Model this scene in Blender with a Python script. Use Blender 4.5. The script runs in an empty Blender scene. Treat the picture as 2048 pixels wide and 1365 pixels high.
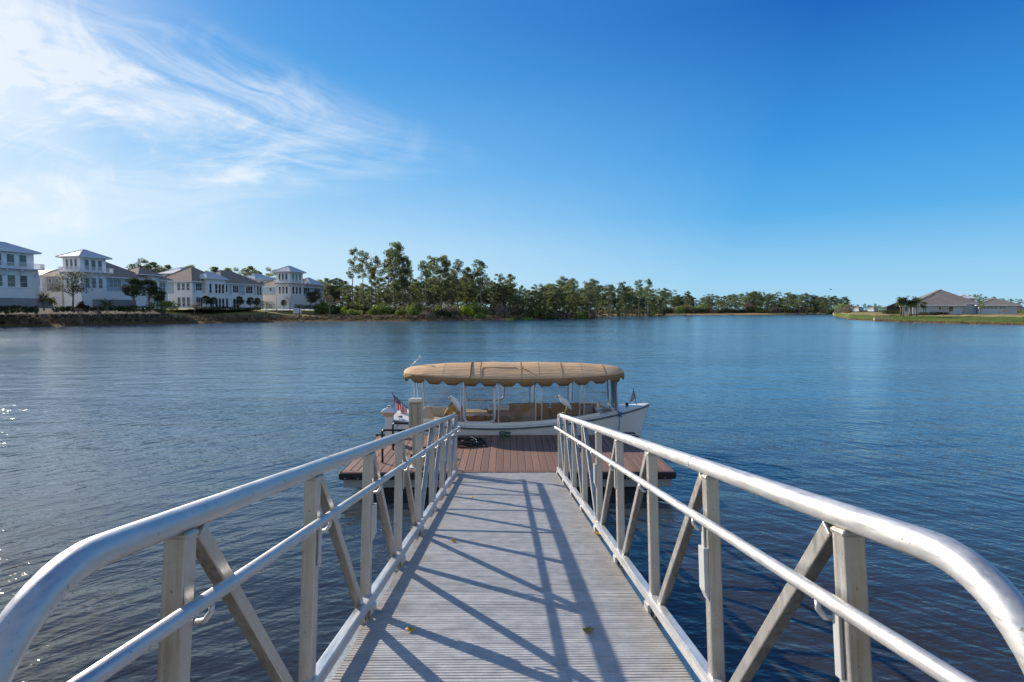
import bpy, math, random
import numpy as np
from mathutils import Vector, Matrix
R = math.radians
SC = bpy.context.scene
COL = SC.collection

# ------------------------------------------------------------------ camera
F_PX = 1180.0                     # focal length in pixels of a 2048 wide frame
CAM = Vector((0.0, 0.0, 3.5))     # 3.5 m above the water
PITCH = math.atan(62.0 / F_PX)    # looking slightly down
YAW = math.atan(12.0 / F_PX)      # slightly to the right of the gangway's axis (+Y)
cam_d = bpy.data.cameras.new("camera")
cam_d.sensor_width = 36.0
cam_d.lens = F_PX * 36.0 / 2048.0
cam_d.clip_start = 0.05
cam_d.clip_end = 12000.0
cam = bpy.data.objects.new("camera", cam_d)
cam.location = CAM
cam.rotation_euler = (math.pi / 2 - PITCH, 0.0, -YAW)
COL.objects.link(cam)
SC.camera = cam

# ------------------------------------------------------------------ sky, sun, exposure
SUN_AZ = 47.0      # degrees to the left of +Y
SUN_EL = 23.5
world = bpy.data.worlds.new("World")
SC.world = world
world.use_nodes = True
wn, wl = world.node_tree.nodes, world.node_tree.links
wn.clear()
def W(t, **kw):
    n = wn.new(t)
    for k, v in kw.items():
        setattr(n, k, v)
    return n
def wmath(op, a, b=None, c=None, clamp=False):
    n = W('ShaderNodeMath', operation=op, use_clamp=clamp)
    for i, x in enumerate((a, b, c)):
        if x is None: continue
        if isinstance(x, (int, float)): n.inputs[i].default_value = x
        else: wl.new(x, n.inputs[i])
    return n.outputs[0]
def wsmooth(x, a, b):
    n = W('ShaderNodeMapRange', interpolation_type='SMOOTHSTEP')
    wl.new(x, n.inputs['Value'])
    n.inputs['From Min'].default_value = a; n.inputs['From Max'].default_value = b
    return n.outputs[0]
SKY_FAR_STOPS = [(0.0, (0.36, 0.62, 0.80)), (0.06, (0.26, 0.55, 0.80)), (0.15, (0.085, 0.38, 0.74)), (0.25, (0.036, 0.27, 0.67)), (0.42, (0.007, 0.115, 0.46)), (0.6, (0.008, 0.09, 0.34)), (1.0, (0.010, 0.07, 0.24))]
SKY_SUN_STOPS = [(0.0, (0.60, 0.75, 0.84)), (0.10, (0.52, 0.72, 0.87)), (0.22, (0.22, 0.51, 0.82)), (0.36, (0.075, 0.34, 0.74)), (0.55, (0.020, 0.21, 0.64)), (1.0, (0.010, 0.10, 0.40))]
w_out = W('ShaderNodeOutputWorld')
w_bg = W('ShaderNodeBackground')
w_bg.inputs['Strength'].default_value = 0.085
sky = W('ShaderNodeTexSky', sky_type='NISHITA')
sky.sun_disc = False
sky.sun_elevation = R(SUN_EL)
sky.sun_rotation = R(-SUN_AZ)
sky.altitude = 0.0
sky.air_density = 1.0
sky.dust_density = 0.6
sky.ozone_density = 3.0
w_tc = W('ShaderNodeTexCoord')
w_sep = W('ShaderNodeSeparateXYZ')
wl.new(w_tc.outputs['Generated'], w_sep.inputs[0])
sx, sy, sz = w_sep.outputs
# clear winter sky: deep blue away from the sun, paler towards it and towards the horizon
def wramp(fac, stops):
    n = W('ShaderNodeValToRGB'); wl.new(fac, n.inputs[0]); e = n.color_ramp.elements
    while len(e) < len(stops): e.new(0.5)
    for el, (p, c) in zip(e, stops): el.position = p; el.color = (*c, 1)
    return n.outputs[0]
elev = wmath('MAXIMUM', sz, 0.0)
SKY_FAR = wramp(elev, SKY_FAR_STOPS)
SKY_SUN = wramp(elev, SKY_SUN_STOPS)
w_sd = W('ShaderNodeVectorMath', operation='DOT_PRODUCT'); wl.new(w_tc.outputs['Generated'], w_sd.inputs[0])
w_sd.inputs[1].default_value = (-math.sin(R(SUN_AZ)) * math.cos(R(SUN_EL)), math.cos(R(SUN_AZ)) * math.cos(R(SUN_EL)), math.sin(R(SUN_EL)))
cosg = w_sd.outputs['Value']
def wmix(fac, a, b):
    n = W('ShaderNodeMix', data_type='RGBA')
    if isinstance(fac, (int, float)): n.inputs['Factor'].default_value = fac
    else: wl.new(fac, n.inputs['Factor'])
    for k, x in (('A', a), ('B', b)):
        if isinstance(x, tuple): n.inputs[k].default_value = (*x, 1)
        else: wl.new(x, n.inputs[k])
    return n.outputs['Result']
w_near = W('ShaderNodeMapRange'); wl.new(cosg, w_near.inputs['Value']); w_near.inputs['From Min'].default_value = 0.38; w_near.inputs['From Max'].default_value = 1.0
sky_c = wmix(w_near.outputs[0], SKY_FAR, SKY_SUN)
glow = wmath('MULTIPLY', wmath('POWER', wmath('MAXIMUM', cosg, 0.0), 40.0), 0.45)
sky_c = wmix(glow, sky_c, (1.0, 0.98, 0.95))
# unseen sky behind the viewer, paled as added neutral fill light
back = wmath('MULTIPLY', wsmooth(sy, 0.05, -0.65), 0.52)
sky_c = wmix(back, sky_c, (0.66, 0.70, 0.72))
w_x10 = W('ShaderNodeVectorMath', operation='SCALE'); wl.new(sky_c, w_x10.inputs[0]); w_x10.inputs['Scale'].default_value = 10.0
sky_c = wmix(0.05, w_x10.outputs[0], sky.outputs[0])
yy = wmath('MAXIMUM', sy, 0.03)
cu = wmath('DIVIDE', sx, yy)
cv = wmath('DIVIDE', sz, yy)
du = wmath('SUBTRACT', cu, 0.02)
dv = wmath('SUBTRACT', cv, 0.245)
ndu = wmath('MULTIPLY', du, -1.0)
c_ang = wmath('ARCTAN2', dv, ndu)
c_r = wmath('SQRT', wmath('ADD', wmath('MULTIPLY', du, du), wmath('MULTIPLY', dv, dv)))
def wnoise(v, scale, detail=6.0, rough=0.55, dist=0.0):
    n = W('ShaderNodeTexNoise'); wl.new(v, n.inputs['Vector'])
    n.inputs['Scale'].default_value = scale; n.inputs['Detail'].default_value = detail
    n.inputs['Roughness'].default_value = rough; n.inputs['Distortion'].default_value = dist
    return n.outputs[0]
def wvec(a, b, c=0.0):
    n = W('ShaderNodeCombineXYZ')
    for i, x in enumerate((a, b, c)):
        if isinstance(x, (int, float)): n.inputs[i].default_value = x
        else: wl.new(x, n.inputs[i])
    return n.outputs[0]
# wisps spread from a tip; the streaks are arcs that flatten out towards the tip
c_q = wmath('DIVIDE', wmath('ADD', dv, 0.05), wmath('ADD', wmath('POWER', wmath('MAXIMUM', ndu, 0.0), 1.35), 0.16))
warp = wnoise(wvec(wmath('MULTIPLY', cu, 1.7), wmath('MULTIPLY', cv, 4.0), 7.0), 1.0, 3.0)
c_qw = wmath('ADD', c_q, wmath('MULTIPLY', wmath('SUBTRACT', warp, 0.5), 0.30))
streak = wnoise(wvec(wmath('MULTIPLY', c_qw, 11.0), wmath('MULTIPLY', c_r, 2.6)), 1.0, 8.0, 0.60, 0.5)
fine = wnoise(wvec(wmath('MULTIPLY', c_qw, 44.0), wmath('MULTIPLY', c_r, 7.0)), 1.0, 6.0, 0.6, 0.6)
patch = wnoise(wvec(wmath('MULTIPLY', cu, 4.0), wmath('MULTIPLY', cv, 8.0), 2.3), 1.0, 8.0, 0.6, 0.9)
edge_hi = wsmooth(c_ang, 0.47, 0.20)
edge_lo = wsmooth(c_ang, -0.24, -0.05)
edge_r = wsmooth(c_r, 0.0, 0.62)
s1 = wmath('MULTIPLY', wsmooth(streak, 0.36, 0.68), 0.70)
s2 = wmath('MULTIPLY', wsmooth(patch, 0.46, 0.68), 0.90)
s3 = wmath('MULTIPLY', wmath('SUBTRACT', fine, 0.5), 0.45)
dens = wmath('ADD', wmath('ADD', s1, s2), wmath('ADD', s3, 0.10))
fan = wmath('MULTIPLY', wmath('MULTIPLY', edge_hi, edge_lo), edge_r)
fan = wmath('MULTIPLY', fan, dens, clamp=True)
# thicker white cloud high on the left and hanging veil below the fan
blob_n = wnoise(wvec(wmath('MULTIPLY', cu, 3.0), wmath('MULTIPLY', cv, 4.0), 3.0), 1.6, 6.0, 0.55, 0.4)
bx = wmath('ADD', cu, 0.98); bz = wmath('SUBTRACT', cv, 0.53)
bd = wmath('SQRT', wmath('ADD', wmath('MULTIPLY', bx, bx), wmath('MULTIPLY', wmath('MULTIPLY', bz, bz), 6.0)))
bd = wmath('ADD', bd, wmath('MULTIPLY', wmath('SUBTRACT', blob_n, 0.5), 0.55))
blob = wmath('MULTIPLY', wsmooth(bd, 0.34, 0.06), 0.9)
veil = wmath('MULTIPLY', wmath('MULTIPLY', wsmooth(cu, -0.25, -1.0), wsmooth(cv, 0.45, 0.2)), 0.34)
total = wmath('MAXIMUM', wmath('MAXIMUM', fan, blob), 0.0)
total = wmath('ADD', total, wmath('MULTIPLY', veil, wmath('SUBTRACT', 1.0, total)), clamp=True)
total = wmath('MULTIPLY', total, wmath('MULTIPLY', wsmooth(sy, 0.05, 0.3), 0.74))
w_mix = W('ShaderNodeMix', data_type='RGBA')
wl.new(total, w_mix.inputs['Factor'])
wl.new(sky_c, w_mix.inputs['A'])
w_mix.inputs['B'].default_value = (8.3, 8.6, 9.0, 1)
wl.new(w_mix.outputs['Result'], w_bg.inputs['Color'])
wl.new(w_bg.outputs[0], w_out.inputs['Surface'])

sun_d = bpy.data.lights.new("sun", 'SUN')
sun_d.energy = 4.8
sun_d.angle = R(0.55)
sun_d.color = (1.0, 0.90, 0.76)
sun = bpy.data.objects.new("sun", sun_d)
sdir = Vector((-math.sin(R(SUN_AZ)) * math.cos(R(SUN_EL)), math.cos(R(SUN_AZ)) * math.cos(R(SUN_EL)), math.sin(R(SUN_EL))))
sun.rotation_euler = sdir.to_track_quat('Z', 'Y').to_euler()
sun.location = (-40, 40, 60)
COL.objects.link(sun)

SC.view_settings.view_transform = 'Standard'
SC.view_settings.look = 'None'
SC.view_settings.exposure = 0.42
SC.view_settings.gamma = 1.0
SC.view_settings.use_curve_mapping = False
SC.cycles.use_denoising = True
SC.cycles.max_bounces = 8
SC.cycles.transparent_max_bounces = 16
SC.cycles.caustics_reflective = False
SC.cycles.caustics_refractive = False

# ------------------------------------------------------------------ where a picture point lies in the world
CF = Vector((math.sin(YAW) * math.cos(PITCH), math.cos(YAW) * math.cos(PITCH), -math.sin(PITCH)))
CR = Vector((math.cos(YAW), -math.sin(YAW), 0))
CU = CR.cross(CF)
def ray(px, py):
    return CF + CR * ((px - 1024.0) / F_PX) + CU * ((682.5 - py) / F_PX)
def on_z(px, py, z=0.0):
    d = ray(px, py); return CAM + d * ((z - CAM.z) / d.z)
def at_y(px, py, Y):
    d = ray(px, py); return CAM + d * (Y / d.y)
def x_at(px, Y, py=625.0):
    return at_y(px, py, Y).x

# ------------------------------------------------------------------ mesh helpers
class MB:
    def __init__(s):
        s.v = []; s.f = []; s.m = []; s.s = []
    def add(s, vs, fs, mi=0, smooth=False):
        o = len(s.v)
        s.v.extend([tuple(v) for v in vs])
        for f in fs:
            s.f.append(tuple(i + o for i in f)); s.m.append(mi); s.s.append(smooth)
        return s
    def box(s, x0, x1, y0, y1, z0, z1, mi=0):
        vs = [(x, y, z) for z in (z0, z1) for y in (y0, y1) for x in (x0, x1)]
        return s.add(vs, [(0, 2, 3, 1), (4, 5, 7, 6), (0, 1, 5, 4), (2, 6, 7, 3), (0, 4, 6, 2), (1, 3, 7, 5)], mi)
    def bar(s, p, q, w, h, up=(0, 0, 1), mi=0, up2=None):
        p = Vector(p); q = Vector(q); d = (q - p).normalized()
        u = Vector(up); a = d.cross(u)
        if a.length < 1e-5: a = d.cross(Vector((1, 0, 0)))
        a.normalize(); b = a.cross(d).normalized()
        vs = []
        for c in (p, q):
            for (i, j) in ((-1, -1), (1, -1), (1, 1), (-1, 1)):
                vs.append(c + a * (i * w / 2) + b * (j * h / 2))
        return s.add(vs, [(3, 2, 1, 0), (4, 5, 6, 7), (0, 1, 5, 4), (1, 2, 6, 5), (2, 3, 7, 6), (3, 0, 4, 7)], mi)
    def tube(s, pts, r, n=8, caps=True, mi=0, smooth=True):
        pts = [Vector(p) for p in pts]
        rs = r if isinstance(r, (list, tuple)) else [r] * len(pts)
        t0 = (pts[1] - pts[0]).normalized()
        ref = Vector((0, 0, 1)) if abs(t0.z) < 0.9 else Vector((1, 0, 0))
        a = t0.cross(ref).normalized()
        vs = []
        for i, p in enumerate(pts):
            if i == 0: t = pts[1] - pts[0]
            elif i == len(pts) - 1: t = pts[-1] - pts[-2]
            else: t = (pts[i + 1] - pts[i]).normalized() + (pts[i] - pts[i - 1]).normalized()
            t.normalize()
            a = (a - t * a.dot(t)).normalized(); b = t.cross(a)
            for k in range(n):
                an = 2 * math.pi * k / n
                vs.append(p + a * (math.cos(an) * rs[i]) + b * (math.sin(an) * rs[i]))
        fs = []
        for i in range(len(pts) - 1):
            for k in range(n):
                k2 = (k + 1) % n
                fs.append((i * n + k, i * n + k2, (i + 1) * n + k2, (i + 1) * n + k))
        s.add(vs, fs, mi, smooth)
        if caps:
            o = len(s.v) - len(vs)
            s.f.append(tuple(o + k for k in range(n - 1, -1, -1))); s.m.append(mi); s.s.append(False)
            s.f.append(tuple(o + (len(pts) - 1) * n + k for k in range(n))); s.m.append(mi); s.s.append(False)
        return s
    def rings(s, rs, closed=True, caps=True, mi=0, smooth=True):
        n = len(rs[0]); o = len(s.v); fs = []
        for i in range(len(rs) - 1):
            for k in range(n if closed else n - 1):
                k2 = (k + 1) % n
                fs.append((i * n + k, i * n + k2, (i + 1) * n + k2, (i + 1) * n + k))
        s.add([p for r in rs for p in r], fs, mi, smooth)
        if caps and closed:
            s.f.append(tuple(o + k for k in range(n - 1, -1, -1))); s.m.append(mi); s.s.append(False)
            s.f.append(tuple(o + (len(rs) - 1) * n + k for k in range(n))); s.m.append(mi); s.s.append(False)
        return s
    def lathe(s, prof, cx=0, cy=0, n=16, mi=0, smooth=True):
        rs = [[(cx + r * math.cos(2 * math.pi * k / n), cy + r * math.sin(2 * math.pi * k / n), z) for k in range(n)] for r, z in prof]
        return s.rings(rs, True, True, mi, smooth)
    def mesh(s, name, mats):
        me = bpy.data.meshes.new(name)
        me.from_pydata(s.v, [], s.f)
        for m in (mats if isinstance(mats, (list, tuple)) else [mats]): me.materials.append(m)
        me.polygons.foreach_set('material_index', s.m)
        me.polygons.foreach_set('use_smooth', s.s)
        me.update()
        return me
    def build(s, name, mats, parent=None, bevel=0.0, seg=2, label=None):
        o = bpy.data.objects.new(name, s.mesh(name, mats))
        COL.objects.link(o)
        if parent: o.parent = parent
        if bevel:
            b = o.modifiers.new('bevel', 'BEVEL'); b.width = bevel; b.segments = seg; b.limit_method = 'ANGLE'; b.angle_limit = R(35)
            b.harden_normals = False
        if label: o['label'] = label
        return o
def thing(name, label, cat, loc=(0, 0, 0), rz=0.0, group=None, rot=None):
    o = bpy.data.objects.new(name, None); COL.objects.link(o)
    o.empty_display_size = 0.2
    o.location = loc; o.rotation_euler = rot if rot else (0, 0, rz)
    o['label'] = label; o['category'] = cat
    if group: o['group'] = group
    return o
def tag(o, label, cat, group=None):
    o['label'] = label; o['category'] = cat
    if group: o['group'] = group
    return o
def struct(o):
    o['kind'] = 'structure'; return o
def dup(root, loc, rz=0.0, label=None, scale=None, group=None):
    r = root.copy(); COL.objects.link(r); r.location = loc; r.rotation_euler = (0, 0, rz)
    if scale is not None: r.scale = scale if hasattr(scale, '__len__') else (scale,) * 3
    if label: r['label'] = label
    if group: r['group'] = group
    for ch in list(root.children):
        c = ch.copy(); COL.objects.link(c); c.parent = r
        for g in list(ch.children):
            d = g.copy(); COL.objects.link(d); d.parent = c
    return r

# ------------------------------------------------------------------ materials
def mat(name, col, rough=0.6, metal=0.0, var=0.12, vscale=4.0, bump=0.0, bscale=30.0, spec=0.5, objvar=0.0, stretch=None, rvar=0.0, detail=4.0):
    m = bpy.data.materials.new(name); m.use_nodes = True
    nt = m.node_tree; b = nt.nodes['Principled BSDF']
    b.inputs['Roughness'].default_value = rough; b.inputs['Metallic'].default_value = metal
    b.inputs['Specular IOR Level'].default_value = spec
    tc = nt.nodes.new('ShaderNodeTexCoord'); src = tc.outputs['Object']
    if stretch:
        mp = nt.nodes.new('ShaderNodeMapping'); mp.inputs['Scale'].default_value = stretch
        nt.links.new(src, mp.inputs['Vector']); src = mp.outputs[0]
    n = nt.nodes.new('ShaderNodeTexNoise'); n.inputs['Scale'].default_value = vscale; n.inputs['Detail'].default_value = detail
    n.inputs['Roughness'].default_value = 0.6
    nt.links.new(src, n.inputs['Vector'])
    mr = nt.nodes.new('ShaderNodeMapRange')
    mr.inputs['From Min'].default_value = 0.3; mr.inputs['From Max'].default_value = 0.7
    mr.inputs['To Min'].default_value = 1 - var; mr.inputs['To Max'].default_value = 1 + var
    nt.links.new(n.outputs[0], mr.inputs['Value'])
    val = mr.outputs[0]
    if objvar:
        oi = nt.nodes.new('ShaderNodeObjectInfo')
        m2 = nt.nodes.new('ShaderNodeMapRange'); m2.inputs['To Min'].default_value = 1 - objvar; m2.inputs['To Max'].default_value = 1 + objvar
        nt.links.new(oi.outputs['Random'], m2.inputs['Value'])
        mm = nt.nodes.new('ShaderNodeMath'); mm.operation = 'MULTIPLY'
        nt.links.new(val, mm.inputs[0]); nt.links.new(m2.outputs[0], mm.inputs[1]); val = mm.outputs[0]
    vm = nt.nodes.new('ShaderNodeVectorMath'); vm.operation = 'SCALE'
    vm.inputs[0].default_value = col[:3]
    nt.links.new(val, vm.inputs['Scale'])
    nt.links.new(vm.outputs[0], b.inputs['Base Color'])
    if rvar:
        m3 = nt.nodes.new('ShaderNodeMapRange'); m3.inputs['From Min'].default_value = 0.3; m3.inputs['From Max'].default_value = 0.7
        m3.inputs['To Min'].default_value = max(0.02, rough - rvar); m3.inputs['To Max'].default_value = rough + rvar
        nt.links.new(n.outputs[0], m3.inputs['Value']); nt.links.new(m3.outputs[0], b.inputs['Roughness'])
    if bump:
        n2 = nt.nodes.new('ShaderNodeTexNoise'); n2.inputs['Scale'].default_value = bscale; n2.inputs['Detail'].default_value = 5
        nt.links.new(src, n2.inputs['Vector'])
        bp = nt.nodes.new('ShaderNodeBump'); bp.inputs['Strength'].default_value = bump; bp.inputs['Distance'].default_value = 0.02
        nt.links.new(n2.outputs[0], bp.inputs['Height']); nt.links.new(bp.outputs[0], b.inputs['Normal'])
    return m
def leafmat(name, col, objvar=0.25, hue=0.0, trans=0.3, var=0.35, vscale=0.6):
    m = mat(name, col, 0.75, 0, var, vscale, objvar=objvar, spec=0.25)
    nt = m.node_tree; b = nt.nodes['Principled BSDF']; out = nt.nodes['Material Output']
    tr = nt.nodes.new('ShaderNodeBsdfTranslucent')
    mx = nt.nodes.new('ShaderNodeMixShader'); mx.inputs[0].default_value = trans
    srcl = b.inputs['Base Color'].links[0].from_socket
    nt.links.new(srcl, tr.inputs['Color'])
    nt.links.new(b.outputs[0], mx.inputs[1]); nt.links.new(tr.outputs[0], mx.inputs[2])
    nt.links.new(mx.outputs[0], out.inputs['Surface'])
    return m
# ------------------------------------------------------------------ water
def water_material():
    m = bpy.data.materials.new("lake_water"); m.use_nodes = True
    nt = m.node_tree; N = nt.nodes; L = nt.links
    b = N['Principled BSDF']
    b.inputs['Base Color'].default_value = (0.040, 0.036, 0.032, 1)
    b.inputs['Roughness'].default_value = 0.03
    b.inputs['IOR'].default_value = 1.5
    def mth(op, a, c=None):
        n = N.new('ShaderNodeMath'); n.operation = op
        for i, x in enumerate((a, c)):
            if x is None: continue
            if isinstance(x, (int, float)): n.inputs[i].default_value = x
            else: L.new(x, n.inputs[i])
        return n.outputs[0]
    g = N.new('ShaderNodeNewGeometry'); sp = N.new('ShaderNodeSeparateXYZ'); L.new(g.outputs['Position'], sp.inputs[0])
    X, Y, Z = sp.outputs
    # the ripples bend away on both sides of the gangway
    ax = mth('SQRT', mth('ADD', mth('MULTIPLY', X, X), 9.0))
    K = 1.35; nk = math.sqrt(1 + K * K)
    t = mth('DIVIDE', mth('ADD', Y, mth('MULTIPLY', ax, K)), nk)
    s = mth('DIVIDE', mth('SUBTRACT', mth('MULTIPLY', Y, K), ax), nk)
    def vec(a, c, d=0.0):
        n = N.new('ShaderNodeCombineXYZ')
        for i, x in enumerate((a, c, d)):
            if isinstance(x, (int, float)): n.inputs[i].default_value = x
            else: L.new(x, n.inputs[i])
        return n.outputs[0]
    def noise(v, sc, det, ro=0.5, dist=0.0):
        n = N.new('ShaderNodeTexNoise'); L.new(v, n.inputs['Vector'])
        n.inputs['Scale'].default_value = sc; n.inputs['Detail'].default_value = det
        n.inputs['Roughness'].default_value = ro; n.inputs['Distortion'].default_value = dist
        return n.outputs[0]
    n1 = noise(vec(mth('MULTIPLY', s, 1.2), mth('MULTIPLY', t, 4.2)), 1.0, 2.0, 0.5, 0.35)
    n2 = noise(vec(mth('MULTIPLY', X, 1.0), mth('MULTIPLY', Y, 2.2), 5.0), 3.1, 3.0, 0.55, 0.2)
    n3 = noise(vec(mth('MULTIPLY', X, 0.35), mth('MULTIPLY', Y, 0.7), 9.0), 1.0, 2.0, 0.5, 0.2)
    gust = noise(vec(mth('MULTIPLY', X, 0.03), mth('MULTIPLY', Y, 0.08), 1.0), 1.0, 3.0)
    h = mth('ADD', mth('ADD', mth('MULTIPLY', n1, WAVE_A), mth('MULTIPLY', n2, WAVE_B)), mth('MULTIPLY', n3, WAVE_C))
    amp = mth('ADD', mth('MULTIPLY', gust, 2.0), -0.05)
    h = mth('MULTIPLY', h, amp)
    # wind roughens the open water; it is calmer close in by the bank
    off = mth('SQRT', mth('ADD', mth('MULTIPLY', X, X), mth('MULTIPLY', Y, Y)))
    rm = N.new('ShaderNodeMapRange'); L.new(off, rm.inputs['Value'])
    rm.inputs['From Min'].default_value = 4.0; rm.inputs['From Max'].default_value = 70.0
    rm.inputs['To Min'].default_value = 0.05; rm.inputs['To Max'].default_value = 0.11
    L.new(mth('MULTIPLY', rm.outputs[0], mth('ADD', mth('MULTIPLY', gust, 0.8), 0.6)), b.inputs['Roughness'])
    # brown over the shallow bank; blue further out put in for reflected sky
    dm = N.new('ShaderNodeMapRange'); L.new(off, dm.inputs['Value']); dm.inputs['From Min'].default_value = 8.0; dm.inputs['From Max'].default_value = 28.0
    cm = N.new('ShaderNodeMix'); cm.data_type = 'RGBA'; L.new(dm.outputs[0], cm.inputs['Factor'])
    cm.inputs['A'].default_value = (0.036, 0.033, 0.024, 1); cm.inputs['B'].default_value = (0.058, 0.150, 0.235, 1)
    L.new(cm.outputs['Result'], b.inputs['Base Color'])
    bp = N.new('ShaderNodeBump'); bp.inputs['Strength'].default_value = 1.0; bp.inputs['Distance'].default_value = 1.0
    L.new(h, bp.inputs['Height']); L.new(bp.outputs[0], b.inputs['Normal'])
    return m
WAVE_A, WAVE_B, WAVE_C = 0.031, 0.019, 0.10
M_WATER = water_material()
mb = MB()
mb.add([(-6000, -3000, 0), (6000, -3000, 0), (6000, 9000, 0), (-6000, 9000, 0)], [(0, 1, 2, 3)])
struct(mb.build('water', M_WATER))
# ------------------------------------------------------------------ ground: one sheet round the lake
SHORE_PX = [(-60, 657), (0, 655.5), (60, 654.5), (100, 654), (200, 651), (300, 649.5), (400, 647.2), (500, 645.5), (600, 644.2), (700, 643.6), (800, 643.2),
            (900, 641.6), (1000, 640.6), (1100, 638.4), (1150, 636.0), (1178, 633.9), (1184, 633.4), (1188, 632.6), (1300, 631.9), (1400, 631.3), (1500, 630.4), (1600, 629.3),
            (1664, 628.6), (1668, 632.6), (1698, 639.5), (1755, 643), (1849, 646), (1944, 648.5), (2048, 651), (2110, 653)]
def az_r(p): return math.atan2(p.x, p.y), math.hypot(p.x, p.y)
SHORE = [az_r(on_z(x, y, 0)) for x, y in SHORE_PX]
SHORE = [(-math.pi, 6.0), (R(-110), 6.0), (R(-80), 30.0), (R(-60), 100.0)] + SHORE + [(R(60), 95.0), (R(80), 30.0), (R(110), 6.0), (math.pi, 6.0)]
S_AZ = [a for a, r in SHORE]; S_R = [r for a, r in SHORE]
def shore_r(az): return float(np.interp(az, S_AZ, S_R))
AZ = lambda px: az_r(on_z(px, 660, 0))[0]
PL_AZ = [-math.pi, R(-80), R(-55), AZ(400), AZ(640), AZ(720), AZ(1184), AZ(1188), AZ(1664), AZ(1668), R(60), R(90), math.pi]
PL_H =  [2.0, 2.0, 4.2, 3.9, 3.1, 2.2, 1.6, 1.1, 1.1, 2.1, 2.1, 2.0, 2.0]
D_TAB = [-6, -2, 0, 2, 8, 18, 30, 50, 90, 6000]
def prof(az, d):
    p = float(np.interp(az, PL_AZ, PL_H))
    if az > R(100) or az < R(-90):
        return float(np.interp(d, [-6, 0, 2, 5, 9, 25, 60, 6000], [-1.5, 0, 0.6, 1.3, p, p + 1.0, p + 6.0, p + 9]))
    if az < AZ(1186):
        return float(np.interp(d, D_TAB, [-1.2, -0.4, 0, 0.22, 0.85, min(p, 1.6), min(p, 2.0), p, p, p + 1.5]))
    if az < AZ(1666):
        return float(np.interp(d, [-6, 0, 2, 8, 20, 60, 6000], [-1.2, 0, 0.15, 0.45, 0.8, p, p + 1.5]))
    return float(np.interp(d, [-6, 0, 2, 12, 35, 60, 6000], [-1.2, 0, 0.25, 0.8, 1.65, p, p + 0.8]))
def gz(x, y):
    az = math.atan2(x, y); return prof(az, math.hypot(x, y) - shore_r(az))
def gpt(px, Y):
    X = x_at(px, Y); return Vector((X, Y, gz(X, Y)))
def shore_pt(px, d):
    az = AZ(px); r = shore_r(az) + d
    return Vector((math.sin(az) * r, math.cos(az) * r, prof(az, d)))

def ground_mat(name, c1, c2, sc=0.25, c3=None):
    m = bpy.data.materials.new(name); m.use_nodes = True
    nt = m.node_tree; N = nt.nodes; L = nt.links; b = N['Principled BSDF']; b.inputs['Roughness'].default_value = 0.95
    b.inputs['Specular IOR Level'].default_value = 0.1
    g = N.new('ShaderNodeNewGeometry')
    n = N.new('ShaderNodeTexNoise'); n.inputs['Scale'].default_value = sc; n.inputs['Detail'].default_value = 8; n.inputs['Roughness'].default_value = 0.68
    L.new(g.outputs['Position'], n.inputs['Vector'])
    cr = N.new('ShaderNodeValToRGB'); L.new(n.outputs[0], cr.inputs[0])
    cr.color_ramp.elements[0].position = 0.36; cr.color_ramp.elements[0].color = (*c1, 1)
    cr.color_ramp.elements[1].position = 0.64; cr.color_ramp.elements[1].color = (*c2, 1)
    if c3:
        e = cr.color_ramp.elements.new(0.5); e.color = (*c3, 1)
    L.new(cr.outputs[0], b.inputs['Base Color'])
    n2 = N.new('ShaderNodeTexNoise'); n2.inputs['Scale'].default_value = 3.0; n2.inputs['Detail'].default_value = 6
    L.new(g.outputs['Position'], n2.inputs['Vector'])
    bp = N.new('ShaderNodeBump'); bp.inputs['Distance'].default_value = 0.25; bp.inputs['Strength'].default_value = 0.8
    L.new(n2.outputs[0], bp.inputs['Height']); L.new(bp.outputs[0], b.inputs['Normal'])
    return m
G_BANK = ground_mat("dry_bank_grass", (0.05, 0.038, 0.022), (0.17, 0.115, 0.06), 0.5)
G_MUD = ground_mat("shore_sedge", (0.09, 0.06, 0.03), (0.22, 0.15, 0.075), 0.4)
G_LAWN = ground_mat("dormant_lawn", (0.20, 0.17, 0.06), (0.34, 0.28, 0.10), 0.15)
G_GREEN = ground_mat("green_lawn", (0.07, 0.11, 0.022), (0.14, 0.18, 0.04), 0.12)
G_TAN = ground_mat("tan_lawn", (0.30, 0.22, 0.10), (0.42, 0.32, 0.15), 0.1)
G_FLOOR = ground_mat("forest_floor", (0.05, 0.04, 0.02), (0.11, 0.085, 0.045), 0.2)
G_PATH = ground_mat("path_sand", (0.36, 0.31, 0.24), (0.44, 0.39, 0.31), 0.8)
G_BANK_SHADE = ground_mat('shade_dark_bank', (0.020, 0.016, 0.012), (0.05, 0.036, 0.025), 0.6)  # bank ground darkened to stand for the shade of the houses
GM = [G_BANK, G_MUD, G_LAWN, G_GREEN, G_TAN, G_FLOOR, G_PATH, G_BANK_SHADE]
az_list = sorted(set([R(x) for x in range(-180, -58, 4)] + [R(-58 + 0.3 * i) for i in range(0, 387)] + [R(x) for x in range(60, 181, 4)]
                     + [a for a in S_AZ if -R(60) < a < R(60)]))
ds = [-6, -2, 0, 1.0, 2, 3.5, 5, 8, 12, 15, 18, 20, 22, 26, 30, 34, 38, 44, 50, 60, 75, 90, 120, 200, 400, 900, 2000, 5500]
rg = random.Random(5)
mb = MB(); n = len(ds)
for a in az_list:
    r0 = shore_r(a)
    jit = rg.uniform(-0.6, 0.6) if abs(a) < R(58) else 0
    for d in ds:
        rr = max(r0 + d + (jit if -3 < d < 6 else 0), 0.5)
        zz = prof(a, d) + (rg.uniform(-0.12, 0.12) if 3 < d < 60 and abs(a) < R(60) else 0)
        mb.v.append((math.sin(a) * rr, math.cos(a) * rr, zz))
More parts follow.
